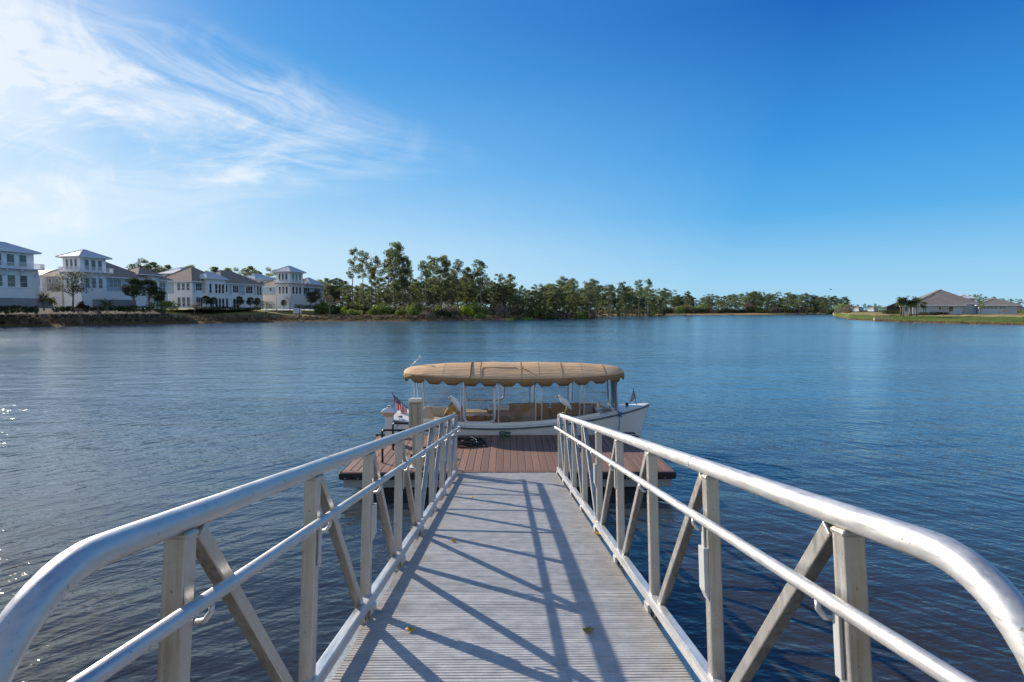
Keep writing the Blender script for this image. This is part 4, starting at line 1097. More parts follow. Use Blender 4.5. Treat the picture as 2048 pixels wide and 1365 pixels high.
def wallblock(root, x0, x1, y0, y1, z0, z1, m, name='wall'):
    mb = MB(); mb.box(x0, x1, y0, y1, z0, z1); return mb.build(name, m, root)
def hip(root, x0, x1, y0, y1, z, h, m, ov=.7, name='roof', fascia=True, seams=False, ridge=None):
    x0 -= ov; x1 += ov; y0 -= ov; y1 += ov
    w, d = x1 - x0, y1 - y0
    r = ridge if ridge is not None else min(w, d) / 2
    if w >= d: a, b = (x0 + r, (y0 + y1) / 2, z + h), (x1 - r, (y0 + y1) / 2, z + h)
    else: a, b = ((x0 + x1) / 2, y0 + r, z + h), ((x0 + x1) / 2, y1 - r, z + h)
    vs = [(x0, y0, z), (x1, y0, z), (x1, y1, z), (x0, y1, z), a, b]
    if w >= d: fs = [(0, 1, 5, 4), (1, 2, 5), (2, 3, 4, 5), (3, 0, 4)]
    else: fs = [(0, 1, 4), (1, 2, 5, 4), (2, 3, 5), (3, 0, 4, 5)]
    mb = MB(); mb.add(vs, fs + [(3, 2, 1, 0)])
    if seams:
        def seam(p, q):
            mb.bar(Vector(p) + Vector((0, 0, .03)), Vector(q) + Vector((0, 0, .03)), .05, .05)
        A, B = Vector(a), Vector(b)
        c = [Vector(v) for v in vs[:4]]
        nse = max(4, int(w / .9))
        for k in range(1, nse):
            t = k / nse
            for (p, q) in ((c[0], c[1]), (c[1], c[2]), (c[2], c[3]), (c[3], c[0])):
                e = p.lerp(q, t)
                # run up the slope until the hip
                mid = p.lerp(q, .5); top_ = A if (A - mid).length < (B - mid).length else B
                s_ = 1 - abs(t - .5) * 2
                seam(e, e + ((top_ - mid) * s_))
    o = mb.build(name, m, root)
    mb = MB()
    mb.box(x0 - .02, x1 + .02, y0 - .04, y0 - .005, z - .26, z + .01); mb.box(x0 - .02, x1 + .02, y1 + .005, y1 + .04, z - .26, z + .01)
    mb.box(x0 - .04, x0 - .005, y0 - .005, y1 + .005, z - .26, z + .01); mb.box(x1 + .005, x1 + .04, y0 - .005, y1 + .005, z - .26, z + .01)
    mb.build('fascia', M_TRIMW, o)
    mb = MB()
    for i, j in ((0, 4), (1, 5 if w >= d else 4), (2, 5), (3, 4 if w >= d else 5)):
        mb.bar(Vector(vs[i]) + Vector((0, 0, .04)), Vector(vs[j]) + Vector((0, 0, .04)), .22, .08)
    if r < max(w, d) / 2 - .01: mb.bar(Vector(a) + Vector((0, 0, .04)), Vector(b) + Vector((0, 0, .04)), .22, .08)
    mb.build('ridge_cap', m if not seams else M_METAL, o)
    return o
def window(root, face, u0, u1, z0, z1, off=0.0, nv=1, transom=True, mframe=None, name='window'):
    """face 'F': lakeside wall on y=off; 'L': end wall on x=off; 'B','Rt' unused"""
    fr = .10
    def bx(mb, ua, ub, za, zb, d0, d1):
        if face == 'F': mb.box(ua, ub, off - d1, off - d0, za, zb)
        else: mb.box(off - d1, off - d0, ua, ub, za, zb)
    mb = MB()
    bx(mb, u0 - fr, u1 + fr, z1, z1 + fr, .0, .08); bx(mb, u0 - fr, u1 + fr, z0 - fr, z0, .0, .10)
    bx(mb, u0 - fr, u0, z0, z1, .0, .08); bx(mb, u1, u1 + fr, z0, z1, .0, .08)
    for k in range(1, nv):
        uu = u0 + (u1 - u0) * k / nv; bx(mb, uu - .05, uu + .05, z0, z1, .0, .07)
    if transom:
        zz = z0 + (z1 - z0) * .38
        for k in range(nv):
            a = u0 + (u1 - u0) * k / nv + (.05 if k else 0); b = u0 + (u1 - u0) * (k + 1) / nv - (.05 if k < nv - 1 else 0)
            bx(mb, a, b, zz - .035, zz + .035, .0, .06)
    o = mb.build(name, mframe or M_TRIMW, root)
    mb = MB(); bx(mb, u0 + .001, u1 - .001, z0 + .001, z1 - .001, .004, .03); mb.build('pane', M_GLASS, o)
    return o
def tower(root, x0, x1, y0, y1, zt, zb, h, wins=True, bal=1.25):
    wallblock(root, x0, x1, y0, y1, 0, zt, M_STUC, 'tower')
    hip(root, x0, x1, y0, y1, zt, h, M_METAL, 1.0, 'tower_roof', seams=True)
    # balcony ring with brackets
    mb = MB(); mb.box(x0 - bal, x1 + bal * .8, y0 - bal, y0 - .003, zb - .18, zb + .03); mb.box(x0 - bal, x0 - .003, y0 - .003, y1, zb - .18, zb + .03)
    b = mb.build('balcony', M_TRIMW, root)
    mb = MB()
    mb.box(x0 - bal, x1 + bal * .8, y0 - bal, y0 - bal + .07, zb + 1.05, zb + 1.13); mb.box(x0 - bal, x0 - bal + .07, y0 - bal + .072, y1, zb + 1.05, zb + 1.13)
    mb.box(x0 - bal, x1 + bal * .8, y0 - bal, y0 - bal + .06, zb + .12, zb + .18); mb.box(x0 - bal, x0 - bal + .06, y0 - bal + .062, y1, zb + .12, zb + .18)
    k = x0 - bal
    while k < x1 + bal * .8: mb.box(k, k + .045, y0 - bal + .01, y0 - bal + .05, zb + .18, zb + 1.05); k += .16
    k = y0 - bal + .16
    while k < y1: mb.box(x0 - bal + .01, x0 - bal + .05, k, k + .045, zb + .18, zb + 1.05); k += .16
    mb.box(x1 + bal * .8 - .05, x1 + bal * .8, y0 - bal + .08, y0 - .02, zb + .03, zb + 1.13)
    mb.build('railing', M_TRIMW, b)
    mb = MB(); nb = 4
    for k in range(nb):
        xx = x0 + .15 + (x1 - x0 - .3) * k / (nb - 1)
        mb.box(xx - .12, xx + .12, y0 - bal * .85, y0 - .004, zb - .5, zb - .183); mb.bar((xx, y0 - bal * .72, zb - .5), (xx, y0 - .05, zb - 1.5), .2, .2)
    nb = 3
    for k in range(nb):
        yk = y0 + .2 + (y1 - y0 - .4) * k / (nb - 1)
        mb.box(x0 - bal * .85, x0 - .004, yk - .12, yk + .12, zb - .5, zb - .183); mb.bar((x0 - bal * .72, yk, zb - .5), (x0 - .05, yk, zb - 1.5), .2, .2)
    mb.build('bracket', M_TRIMW, b)
    mb = MB()
    for k in range(5):
        xx = x0 + .2 + (x1 - x0 - .4) * k / 4; mb.box(xx - .08, xx + .08, y0 - .8, y0 - .004, zt - .42, zt - .27)
        yk = y0 + .2 + (y1 - y0 - .4) * k / 4; mb.box(x0 - .8, x0 - .004, yk - .08, yk + .08, zt - .42, zt - .27)
    mb.build('eave_bracket', M_TRIMW, root)
    if wins:
        w = (x1 - x0); zt0 = zb + .5
        for k in range(3):
            u = x0 + w * (.16 + .26 * k); window(root, 'F', u, u + w * .15, zt0, zt - .75, y0, 1, k != 1)
            u = x0 + w * (.16 + .26 * k); window(root, 'F', u, u + w * .15, zb - 3.9, zb - 1.5, y0, 1, True)
        d = (y1 - y0)
        for k in range(3):
            u = y0 + d * (.18 + .25 * k); window(root, 'L', u, u + d * .13, zt0 + .2, zt - .75, x0, 1, False)
            u = y0 + d * (.18 + .25 * k); window(root, 'L', u, u + d * .13, zb - 3.9, zb - 1.5, x0, 1, True)

def site(px, Y, zb=None):
    p = Vector((x_at(px, Y), Y, 0)); p.z = (gz(p.x, p.y) - .1) if zb is None else zb
    return p
YAWH = R(73)
def base_z(px, py, Y): return at_y(px, py, Y).z

# house at the left edge of the picture
zA = base_z(30, 615, 124)
hA = thing('lake_house', 'white lake house with metal roofed tower and balcony, cut off by the left edge', 'house', site(-14, 124, zA), YAWH, group='tower houses along the left shore')
wallblock(hA, .2, 9.5, .05, 14, 0, 8.1, M_STUC)
tower(hA, -1.2, 8.2, -.4, 6.4, 12.0, 8.35, 2.0, bal=1.5)
wallblock(hA, -9, -.1, 1.2, 13, 0, 7.2, M_SIDING, 'wing')
hip(hA, -9, -.6, 1.2, 13, 7.2, 2.6, M_SHING)
for k in range(3): window(hA, 'F', -8.2 + k * 2.4, -6.6 + k * 2.4, 4.6, 6.8, 1.2, 1, False)
mb = MB(); mb.box(-1.26, 9.56, -.46, -.41, 4.05, 4.25); mb.build('band', M_TRIMW, hA)
g_ = thing('garden_wall', 'long grey block garden wall below the leftmost white house', 'wall', site(-14, 119, base_z(30, 617, 119)), YAWH)
mb = MB(); mb.box(-14, 11.4, -.15, .15, 0, 2.0); mb.box(-14, 11.45, -.2, .2, 2.002, 2.12); mb.build('blockwork', M_GREYW, g_)

# second house
zB = base_z(170, 615.5, 146)
hB = thing('lake_house', 'white lake house with balcony tower behind the bushy oak, second from the left', 'house', site(166, 146, zB), YAWH, group='tower houses along the left shore')
wallblock(hB, .3, 19, 0.3, 14, 0, 7.9, M_STUC)
wallblock(hB, 19.02, 23.5, 1.5, 10, 0, 8.6, M_STUC, 'end_bay')
hip(hB, .3, 19, .3, 14, 7.9, 4.3, M_SHING)
hip(hB, 16.8, 23.5, 1.2, 9, 9.2, 2.2, M_SHING, .6, 'end_roof')
hip(hB, 23.0, 27.5, 1.8, 9, 8.0, 1.5, M_SHING, .6, 'end_roof')
wallblock(hB, 23.52, 27, 2.2, 9, 0, 7.9, M_STUC, 'end_bay')
tower(hB, -.6, 6.0, -.5, 5.2, 12.5, 8.8, 1.9)
mb = MB(); mb.box(-.66, 19.05, .22, .29, 4.1, 4.35); mb.build('band', M_TRIMW, hB)
wallblock(hB, 6.3, 18.8, .19, .28, 4.4, 7.6, M_SIDING, 'siding_panel')
window(hB, 'F', 7.2, 10.6, 5.4, 7.4, .18, 3); window(hB, 'F', 13.2, 16.9, 5.2, 7.4, .18, 3)
window(hB, 'F', 19.6, 20.6, 5.0, 7.2, 1.5, 1); window(hB, 'F', 21.4, 22.8, 5.0, 7.2, 1.5, 2); window(hB, 'F', 24.2, 26.2, 5.0, 7.2, 2.2, 2)
# garage wing on the left end, cream where it faces the drive
wallblock(hB, -1.0, .28, 5.5, 16.5, 0, 7.7, M_STUCW, 'garage_wing')
wallblock(hB, -1.9, -1.02, 10.5, 14.2, 4.0, 7.9, M_STUC, 'bay')
mb = MB(); mb.add([(-2.6, 9.8, 8.0), (-2.6, 14.9, 8.0), (.2, 14.9, 9.4), (.2, 9.8, 9.4), (-2.6, 9.8, 7.85), (-2.6, 14.9, 7.85), (.2, 14.9, 9.25), (.2, 9.8, 9.25)], [(0, 1, 2, 3), (7, 6, 5, 4), (0, 4, 5, 1), (1, 5, 6, 2), (2, 6, 7, 3), (3, 7, 4, 0)]); mb.build('bay_roof', M_METAL, hB)
wallblock(hB, -1.08, -1.02, 14.6, 16.4, 4.1, 7.6, M_TAUPE, 'siding_panel')
wallblock(hB, -1.08, -1.02, 5.7, 10.2, 4.1, 7.6, M_TAUPE, 'siding_panel')
window(hB, 'L', 11.2, 12.1, 5.3, 7.2, -1.9, 1); window(hB, 'L', 12.5, 13.4, 5.3, 7.2, -1.9, 1)
window(hB, 'L', 8.6, 9.3, 6.1, 7.1, -1.08, 1, False); window(hB, 'L', 6.3, 6.9, 6.1, 7.1, -1.08, 1, False)
wallblock(hB, -1.09, -1.02, 6.2, 12.6, .1, 2.9, M_TRIMW, 'garage_door')
gw = thing('garden_wall', 'low grey block wall behind the sago palm, in front of the second house', 'wall', site(186, 142, base_z(186, 617, 142)), YAWH)
mb = MB(); mb.box(0, 11.5, -.15, .15, 0, 2.0); mb.box(-.05, 11.55, -.2, .2, 2.002, 2.1); mb.build('blockwork', M_GREYW, gw)

# third house
zC = base_z(390, 617.5, 180)
hC = thing('lake_house', 'wide white and grey-blue lake house without a tower, third from the left', 'house', site(386, 180, zC), YAWH, group='tower houses along the left shore')
wallblock(hC, 0, 31, 0, 14, 0, 8.3, M_BRICKW)
wallblock(hC, -.06, -.005, 7.0, 12.6, 4.6, 8.0, M_SIDING, 'siding_panel')
hip(hC, 0, 13.5, 0, 14, 8.3, 5.0, M_SHING)
hip(hC, 12.2, 31, .2, 14, 8.3, 4.6, M_SHING)
wallblock(hC, 4.6, 12.2, -1.2, -.01, 0, 9.4, M_STUC, 'front_bay')
hip(hC, 4.6, 12.2, -1.2, 3.5, 9.4, 2.0, M_METAL, .7, 'bay_roof', seams=True)
for (a, b) in ((.5, 1.0), (3.9, 4.5), (12.6, 13.2), (15.2, 16), (19.6, 22), (26.6, 27.4)):
    wallblock(hC, a, b, -.06, -.005, 4.7, 8.0, M_SIDING, 'siding_panel')
window(hC, 'F', 1.3, 3.6, 5.6, 7.7, 0, 3); window(hC, 'F', 1.3, 3.6, .6, 3.4, 0, 3)
window(hC, 'F', 5.4, 6.2, 4.9, 7.7, -1.2, 1); window(hC, 'F', 5.4, 6.2, .4, 3.4, -1.2, 1)
for k in range(3):
    window(hC, 'F', 7.7 + k * 1.4, 8.6 + k * 1.4, 4.9, 7.7, -1.2, 1); window(hC, 'F', 7.7 + k * 1.4, 8.6 + k * 1.4, .4, 3.2, -1.2, 1)
window(hC, 'F', 13.5, 14.2, 5.4, 7.7, 0, 1); window(hC, 'F', 13.3, 14.3, .3, 3.3, 0, 1)
window(hC, 'F', 16.6, 19.2, 5.4, 7.6, 0, 3); window(hC, 'F', 16.6, 19.2, .4, 3.2, 0, 2)
window(hC, 'F', 22.6, 25.8, 5.3, 7.6, 0, 3)
window(hC, 'F', 28.0, 28.9, 4.8, 7.7, 0, 1); window(hC, 'F', 29.3, 30.2, 4.8, 7.7, 0, 1)
for k in range(3): window(hC, 'L', 1.0 + k * 1.75, 2.1 + k * 1.75, 5.6, 7.7, 0, 1); window(hC, 'L', 1.0 + k * 1.75, 2.1 + k * 1.75, .6, 3.4, 0, 1)
wallblock(hC, 0.0, 3, 14.02, 17.5, 0, 8.0, M_STUC, 'end_bay')
mb = MB(); mb.box(-1.2, -.01, 13.2, 17.6, 4.2, 4.4); mb.box(-1.2, -1.12, 13.2, 17.6, 4.4, 5.5); b_ = mb.build('balcony', M_TRIMW, hC)
window(hC, 'L', 14.6, 15.5, 4.6, 7.4, 0, 1); window(hC, 'L', 15.9, 16.8, 4.6, 7.4, 0, 1)

# fourth house
zD = base_z(580, 619, 214)
hD = thing('lake_house', 'pale lake house with tower beside the pine wood, fourth from the left', 'house', site(581, 214, zD), YAWH, group='tower houses along the left shore')
wallblock(hD, .3, 21, .3, 12, 0, 8.4, M_STUC)
hip(hD, .3, 21, .3, 14, 8.4, 4.2, M_SHING)
tower(hD, -.5, 7.0, -.4, 5.4, 13.6, 9.6, 2.2)
hip(hD, 14.5, 23, 2, 9, 9.8, 2.6, M_METAL, .6, 'end_roof', seams=True)
wallblock(hD, 15, 22.5, 2.2, 8.8, 8.42, 9.8, M_STUC, 'end_bay')
wallblock(hD, 7.2, 20.8, .2, .29, 4.9, 8.1, M_SIDING, 'siding_panel')
window(hD, 'F', 8.2, 11.6, 5.8, 7.9, .19, 3); window(hD, 'F', 14.6, 18.2, 5.6, 7.9, .19, 3)
wallblock(hD, -.4, .28, 5.6, 15.5, 0, 8.2, M_STUCW, 'garage_wing')
wallblock(hD, -.47, -.41, 6.0, 15.2, 5.2, 8.0, M_SIDING, 'siding_panel')
window(hD, 'L', 13.4, 14.3, 6.5, 7.7, -.47, 1, False); window(hD, 'L', 7.4, 8.4, 6.5, 7.7, -.47, 1, False)
wallblock(hD, -.49, -.41, 3.8 + 2, 11.6, .1, 3.2, M_TRIMW, 'garage_door')
# roofs of houses further back showing between
for i, (px, py, Y, w_, lab) in enumerate([(372, 536, 230, 14, 'pale metal roofed house half hidden behind the third lake house'), (515, 548, 255, 14, 'metal roofed house peeking between the third and fourth lake houses')]):
    ztop = base_z(px, py, Y); b_ = thing('hidden_house', lab, 'house', site(px, Y, ztop - 12), YAWH)
    wallblock(b_, -7, 7, -5, 5, 0, 9.4, M_STUC); hip(b_, -7, 7, -5, 5, 9.4, 2.6, M_METAL, .8, seams=True)
    window(b_, 'F', -4, -2, 6, 8.4, -5, 2); window(b_, 'F', 1, 3, 6, 8.4, -5, 2)

# low house on the right bank
HY = 196
zR = base_z(1870, 629.0, HY)
def rx(px): return (px - 1870) / F_PX * HY / 1.22
hR = thing('bungalow', 'low grey-blue house with big dark hipped roof on the right lawn', 'house', site(1870, HY, zR), R(-28))
EZ = 2.95
wallblock(hR, rx(1824), rx(1924.5), 0, 16, 0, EZ, M_BLUEH)
wallblock(hR, rx(1925), rx(1956), 3.2, 16, 0, EZ + .5, M_BLUEH, 'link_wing')
wallblock(hR, rx(1956.4), rx(2029), .8, 14, 0, EZ, M_BLUEH, 'garage_wing')
def roof_poly(name, vs, fs, m=M_SHING2):
    mb = MB(); mb.add(vs, fs); o = mb.build(name, m, hR); return o
hip(hR, rx(1824), rx(1924.5), 0, 13, EZ + .1, base_z(1874, 590.5, HY + 6) - zR - EZ, M_SHING2, .9, 'front_roof')
hip(hR, rx(1830), rx(1956), 3.4, 26, EZ + .6, base_z(1886, 581, HY + 15) - zR - EZ - .6, M_SHING2, .9, 'main_roof')
hip(hR, rx(1957.5), rx(2029), .8, 13, EZ + .1, base_z(1990, 599, HY + 7) - zR - EZ, M_SHING2, .9, 'garage_roof')
wallblock(hR, rx(1930), rx(1958), 9, 15, EZ + .5, base_z(1945, 597.5, HY + 9) - zR, M_BLUEH, 'dormer')
hip(hR, rx(1925), rx(1958), 9, 15, base_z(1945, 597.5, HY + 9) - zR, 1.3, M_METAL, .5, 'dormer_roof', seams=True)
hip(hR, rx(1803), rx(1826), 2, 14, EZ - .1, 1.6, M_SHING2, .6, 'porch_roof')
window(hR, 'F', rx(1877), rx(1881.5), 1.5, 2.5, 0, 1, False); window(hR, 'F', rx(1897), rx(1906.5), .9, 2.5, 0, 1, True); window(hR, 'F', rx(1809.5), rx(1816), .9, 2.6, 2.0, 1, True)
wallblock(hR, rx(1806), rx(1823.6), 2.0, 10, 0, EZ - .1, M_BLUEH, 'porch_wall')
def gdoor(a, b, n):
    mb = MB(); mb.box(rx(a), rx(b), .70, .796, .05, 2.35)
    for k in range(1, 5): mb.box(rx(a) + .02, rx(b) - .02, .69, .699, .05 + k * .46 - .015, .05 + k * .46 + .015)
    o = mb.build('garage_door', mat("door_blue_grey", (.46, .55, .62), .6, 0, .04, 2) if 'door_blue_grey' not in bpy.data.materials else bpy.data.materials['door_blue_grey'], hR)
    mb = MB(); st = (rx(b) - rx(a)) / n
    for k in range(n): mb.box(rx(a) + st * (k + .12), rx(a) + st * (k + .88), .66, .688, 1.93, 2.25)
    mb.build('pane', M_GLASS, o)
gdoor(1964, 1992, 4); gdoor(1996, 2008, 2)
# screened pool cage at its left end
cage = MB()
xa, xb = rx(1772), rx(1802.4)
for k in range(6):
    x = xa + (xb - xa) * k / 5; z = EZ - .5 + 1.9 * k / 5
    cage.box(x - .05, x + .05, 3.6, 3.7, 0, z); cage.box(x - .05, x + .05, 11.6, 11.7, 0, z); cage.bar((x, 3.65, z), (x, 11.65, z), .1, .1)
cage.bar((xa, 3.65, EZ - .5), (xb, 3.65, EZ + 1.4), .1, .1); cage.bar((xa, 11.65, EZ - .5), (xb, 11.65, EZ + 1.4), .1, .1); cage.bar((xa, 3.65, 1.2), (xb, 3.65, 1.2), .08, .08)
cf = cage.build('pool_cage', M_BLACK, hR)
mb = MB(); mb.add([(xa, 3.6, 0), (xb, 3.6, 0), (xb, 3.6, EZ + 1.35), (xa, 3.6, EZ - .55)], [(0, 1, 2, 3)]); mb.add([(xa, 3.6, EZ - .55), (xb, 3.6, EZ + 1.35), (xb, 11.7, EZ + 1.35), (xa, 11.7, EZ - .55)], [(0, 1, 2, 3)]); mb.add([(xa, 3.6, 0), (xa, 3.6, EZ - .55), (xa, 11.7, EZ - .55), (xa, 11.7, 0)], [(0, 1, 2, 3)])
o = mb.build('screen', M_SCREEN, cf); o.modifiers.new('solid', 'SOLIDIFY').thickness = .01
# block retaining wall on the point
rw = MB(); pz = gpt(1762, 186)
for k in range(6): rw.box(pz.x - 2 + k * .85, pz.x - 1.2 + k * .85, 186 - k * .4, 186.5 - k * .4, pz.z - .2, pz.z + .62 - .05 * k)
tag(rw.build('retaining_wall', mat("limestone", (.60, .52, .38), .9, 0, .15, 2)), 'short pale stone retaining wall on the grassy point left of the palms', 'wall')
# houses far away at the end of the lake
for i, (px, py, Y, w_, lab) in enumerate([(1722, 617.5, 620, 6, 'tiny pale house far off past the grassy point'), (1752, 618, 600, 5, 'tiny grey house on the far bank left of the pool cage'), (2046, 620, 260, 12, 'white house partly cut off by the right edge behind the shrubs')]):
    b_ = thing('distant_house', lab, 'house', site(px, Y, 1.0), 0.2)
    hz = base_z(px, py - (6 if Y < 300 else 3), Y) - 1
    wallblock(b_, -w_ / 2, w_ / 2, 0, 8, 0, max(2.5, hz - 1.5), M_STUC if Y < 300 else M_BLUEH); hip(b_, -w_ / 2, w_ / 2, 0, 8, max(2.5, hz - 1.5), 2, M_SHING2, .5)
    window(b_, 'F', -w_ * .3, -w_ * .05, 1, 2.2, 0, 1, False); window(b_, 'F', w_ * .1, w_ * .35, 1, 2.2, 0, 1, False)

# ------------------------------------------------------------------ fence, pier, signs, people
fz = [shore_pt(px, 15.0) for px in range(-20, 400, 20)]
fence = thing('rail_fence', 'long low pale rail fence along the left bank path', 'fence', tuple(fz[0]))
M_FENCE = mat("weathered_rail", (0.30, 0.32, 0.35), 0.7, 0, 0.15, 3)
o_ = fz[0]
mb = MB()
for a, b in zip(fz[:-1], fz[1:]):
    for h in (1.05, .55): mb.bar(a - o_ + Vector((0, 0, h)), b - o_ + Vector((0, 0, h)), .05, .07)
mb.build('rail', M_FENCE, fence)
for p in fz: MB().box(p.x - o_.x - .07, p.x - o_.x + .07, p.y - o_.y - .07, p.y - o_.y + .07, p.z - o_.z - .3, p.z - o_.z + 1.2).build('post', M_FENCE, fence)
# timber pier
p0, p1 = at_y(1075, 634, 236), at_y(1163, 634, 236)
pier = thing('timber_pier', 'dark timber pier with railings reaching off the wooded point', 'pier', (p0.x, 236, 0))
M_PIER = mat("dark_timber", (0.045, 0.038, 0.032), 0.85, 0, 0.25, 2)
LP_ = p1.x - p0.x
mb = MB(); mb.box(0, LP_, -1.2, 1.2, .65, 1.0); mb.build('deck', M_PIER, pier)
mb = MB()
for y in (-1.15, 1.15): mb.box(0, LP_, y - .08, y + .08, 2.0, 2.16); mb.box(0, LP_, y - .06, y + .06, 1.45, 1.58)
mb.build('railing', M_PIER, pier)
for k in range(9):
    x = LP_ * k / 8
    for y in (-1.15, 1.15): MB().box(x - .14, x + .14, y - .14, y + .14, -.5 if x > LP_ * .6 else .0, 2.1).build('pile', M_PIER, pier)
# notice board
sp = gpt(595, 186); sp.z = base_z(595, 630, 186)
sg = thing('notice_board', 'white notice board on two posts on the lawn before the fourth house', 'sign', tuple(sp), R(-12))
M_SIGN = mat("sign_white", (.72, .72, .73), .5, 0, .03, 2); M_INK = mat("sign_ink", (.35, .37, .42), .6, 0, .1, 5)
mb = MB(); mb.box(-1.55, 1.35, -.03, .03, .45, 2.05); mb.build('panel', M_SIGN, sg, .01)
mb = MB(); mb.box(-1.45, -1.35, .035, .12, -.3, 2.1); mb.build('post', M_TRIMW, sg)
mb = MB(); mb.box(.72, .86, -.14, -.035, -.3, 2.5); mb.build('post', M_TRIM, sg)
mb = MB()
for k, (a, b) in enumerate(((-1.2, -.1), (-1.3, .3), (-1.1, .1), (-1.25, .5))): mb.box(a, b, -.036, -.031, 1.72 - k * .27, 1.80 - k * .27)
mb.build('lettering', M_INK, sg)
for i, (px, py, Y, h_, lab) in enumerate([(1006.5, 616, 236, 2.6, 'small blue-grey post sign under the trees on the wooded shore'), (1123, 624, 240, 2.4, 'pale blue-white board standing by the landward end of the timber pier')]):
    p = gpt(px, Y); t = thing('post_sign', lab, 'sign', (p.x, p.y, p.z - .1))
    mb = MB(); mb.box(-.07, .07, .04, .16, 0, h_); mb.build('post', M_TRIM, t); mb = MB(); mb.box(-.42, .42, -.03, .03, h_ - 1.7, h_); mb.build('panel', mat('blue_board' + ' pale' * i, (.22 + .3 * i, .30 + .25 * i, .42 + .16 * i), .5, 0, .05, 2), t, .02)
M_SKIN = mat("skin", (.42, .26, .18), .6); M_SHIRT = mat("pale_shirt", (.62, .64, .68), .8, 0, .05, 8); M_PANTS = mat("dark_trousers", (.05, .05, .07), .8, 0, .1, 8); M_HAIR = mat("light_hair", (.22, .17, .12), .7, 0, .1, 8)
def person(p, rz, label, shirt, pants, step=.18):
    t = thing('person', label, 'person', tuple(p), rz)
    J = [((0, 0, .93), .125), ((0, 0, 1.15), .13), ((0, 0, 1.38), .15), ((0, .01, 1.50), .06), ((0, .02, 1.58), .085), ((0, .03, 1.68), .095), ((0, .02, 1.76), .05),
         ((-.10, 0, .86), .095), ((-.11, step, .47), .065), ((-.11, step * .9, .07), .045), ((-.11, step * .9 + .12, .035), .04),
         ((.10, 0, .86), .095), ((.11, -step * .7, .47), .065), ((.11, -step * 1.6, .09), .045), ((.11, -step * 1.6 + .12, .04), .04),
         ((-.19, 0, 1.40), .06), ((-.25, -.06, 1.14), .048), ((-.22, .08, .92), .035), ((-.21, .12, .84), .035),
         ((.19, 0, 1.40), .06), ((.25, .02, 1.14), .048), ((.22, .16, .95), .035), ((.21, .20, .88), .035)]
    E = [(0, 1), (1, 2), (2, 3), (3, 4), (4, 5), (5, 6), (0, 7), (7, 8), (8, 9), (9, 10), (0, 11), (11, 12), (12, 13), (13, 14), (2, 15), (15, 16), (16, 17), (17, 18), (2, 19), (19, 20), (20, 21), (21, 22)]
    me = bpy.data.meshes.new('body'); me.from_pydata([j[0] for j in J], E, []); me.materials.append(M_SKIN)
    o = bpy.data.objects.new('body', me); COL.objects.link(o); o.parent = t
    sk = o.modifiers.new('skin', 'SKIN'); 
    if not me.skin_vertices: me.attributes  # created with the modifier
    layer = me.skin_vertices[0] if len(me.skin_vertices) else None
    if layer:
        for i, j in enumerate(J): layer.data[i].radius = (j[1], j[1] * .85)
        layer.data[0].use_root = True
    o.modifiers.new('sub', 'SUBSURF').levels = 1
    def el(z0, z1, rx0, ry0, rx1, ry1, m, name, cx=0, cy0=0, cy1=0):
        MB().rings([[(cx + (rx0 + (rx1 - rx0) * a) * math.cos(q), cy0 + (cy1 - cy0) * a + (ry0 + (ry1 - ry0) * a) * math.sin(q), z0 + (z1 - z0) * a) for q in [2 * math.pi * k / 12 for k in range(12)]] for a in (0, .33, .66, 1)]).build(name, m, t)
    el(.90, 1.47, .165, .13, .19, .13, shirt, 'shirt'); el(1.12, 1.44, .065, .065, .08, .08, shirt, 'sleeve', -.22); el(1.12, 1.44, .065, .065, .08, .08, shirt, 'sleeve', .22)
    el(.10, .92, .065, .07, .115, .115, pants, 'trouser_leg', -.105, step * .9, 0); el(.12, .92, .065, .07, .115, .115, pants, 'trouser_leg', .105, -step * 1.5, 0)
    MB().lathe([(.10, 1.66), (.106, 1.72), (.085, 1.785), (.03, 1.81)], 0, .01, 12).build('hair', M_HAIR, t)
    return t
p = gpt(532, 188); p.z = base_z(532, 630.5, 188)
person(p, R(60), 'person in a pale shirt and dark trousers walking on the lawn behind the clumps', M_SHIRT, M_PANTS)
p = gpt(930, 214); p.z = base_z(930, 631, 214)
person(p, R(-40), 'person dressed in white standing on the wooded shore below the bright green shrub', M_FW, mat('pale_trousers', (.5, .52, .56), .8, 0, .05, 8))
# bird in the distance
bd = at_y(1662, 580, 160); bt = thing('flying_bird', 'tiny dark bird flying above the right end of the wood', 'bird', tuple(bd))
MB().rings([[(x, r_ * math.cos(q), r_ * math.sin(q)) for q in [2 * math.pi * k / 8 for k in range(8)]] for x, r_ in ((-.22, .01), (-.12, .05), (.05, .06), (.16, .03), (.24, .008))]).build('body', M_TRIM, bt)
for sd in (-1, 1):
    mb = MB(); mb.add([(.10, sd * .04, .03), (-.10, sd * .04, .03), (-.14, sd * .35, .20), (.06, sd * .35, .22), (-.20, sd * .65, .10), (-.06, sd * .62, .12)], [(0, 1, 2, 3), (3, 2, 4, 5)] if sd > 0 else [(3, 2, 1, 0), (5, 4, 2, 3)])
    o = mb.build('wing', M_TRIM, bt); o.modifiers.new('solid', 'SOLIDIFY').thickness = .012
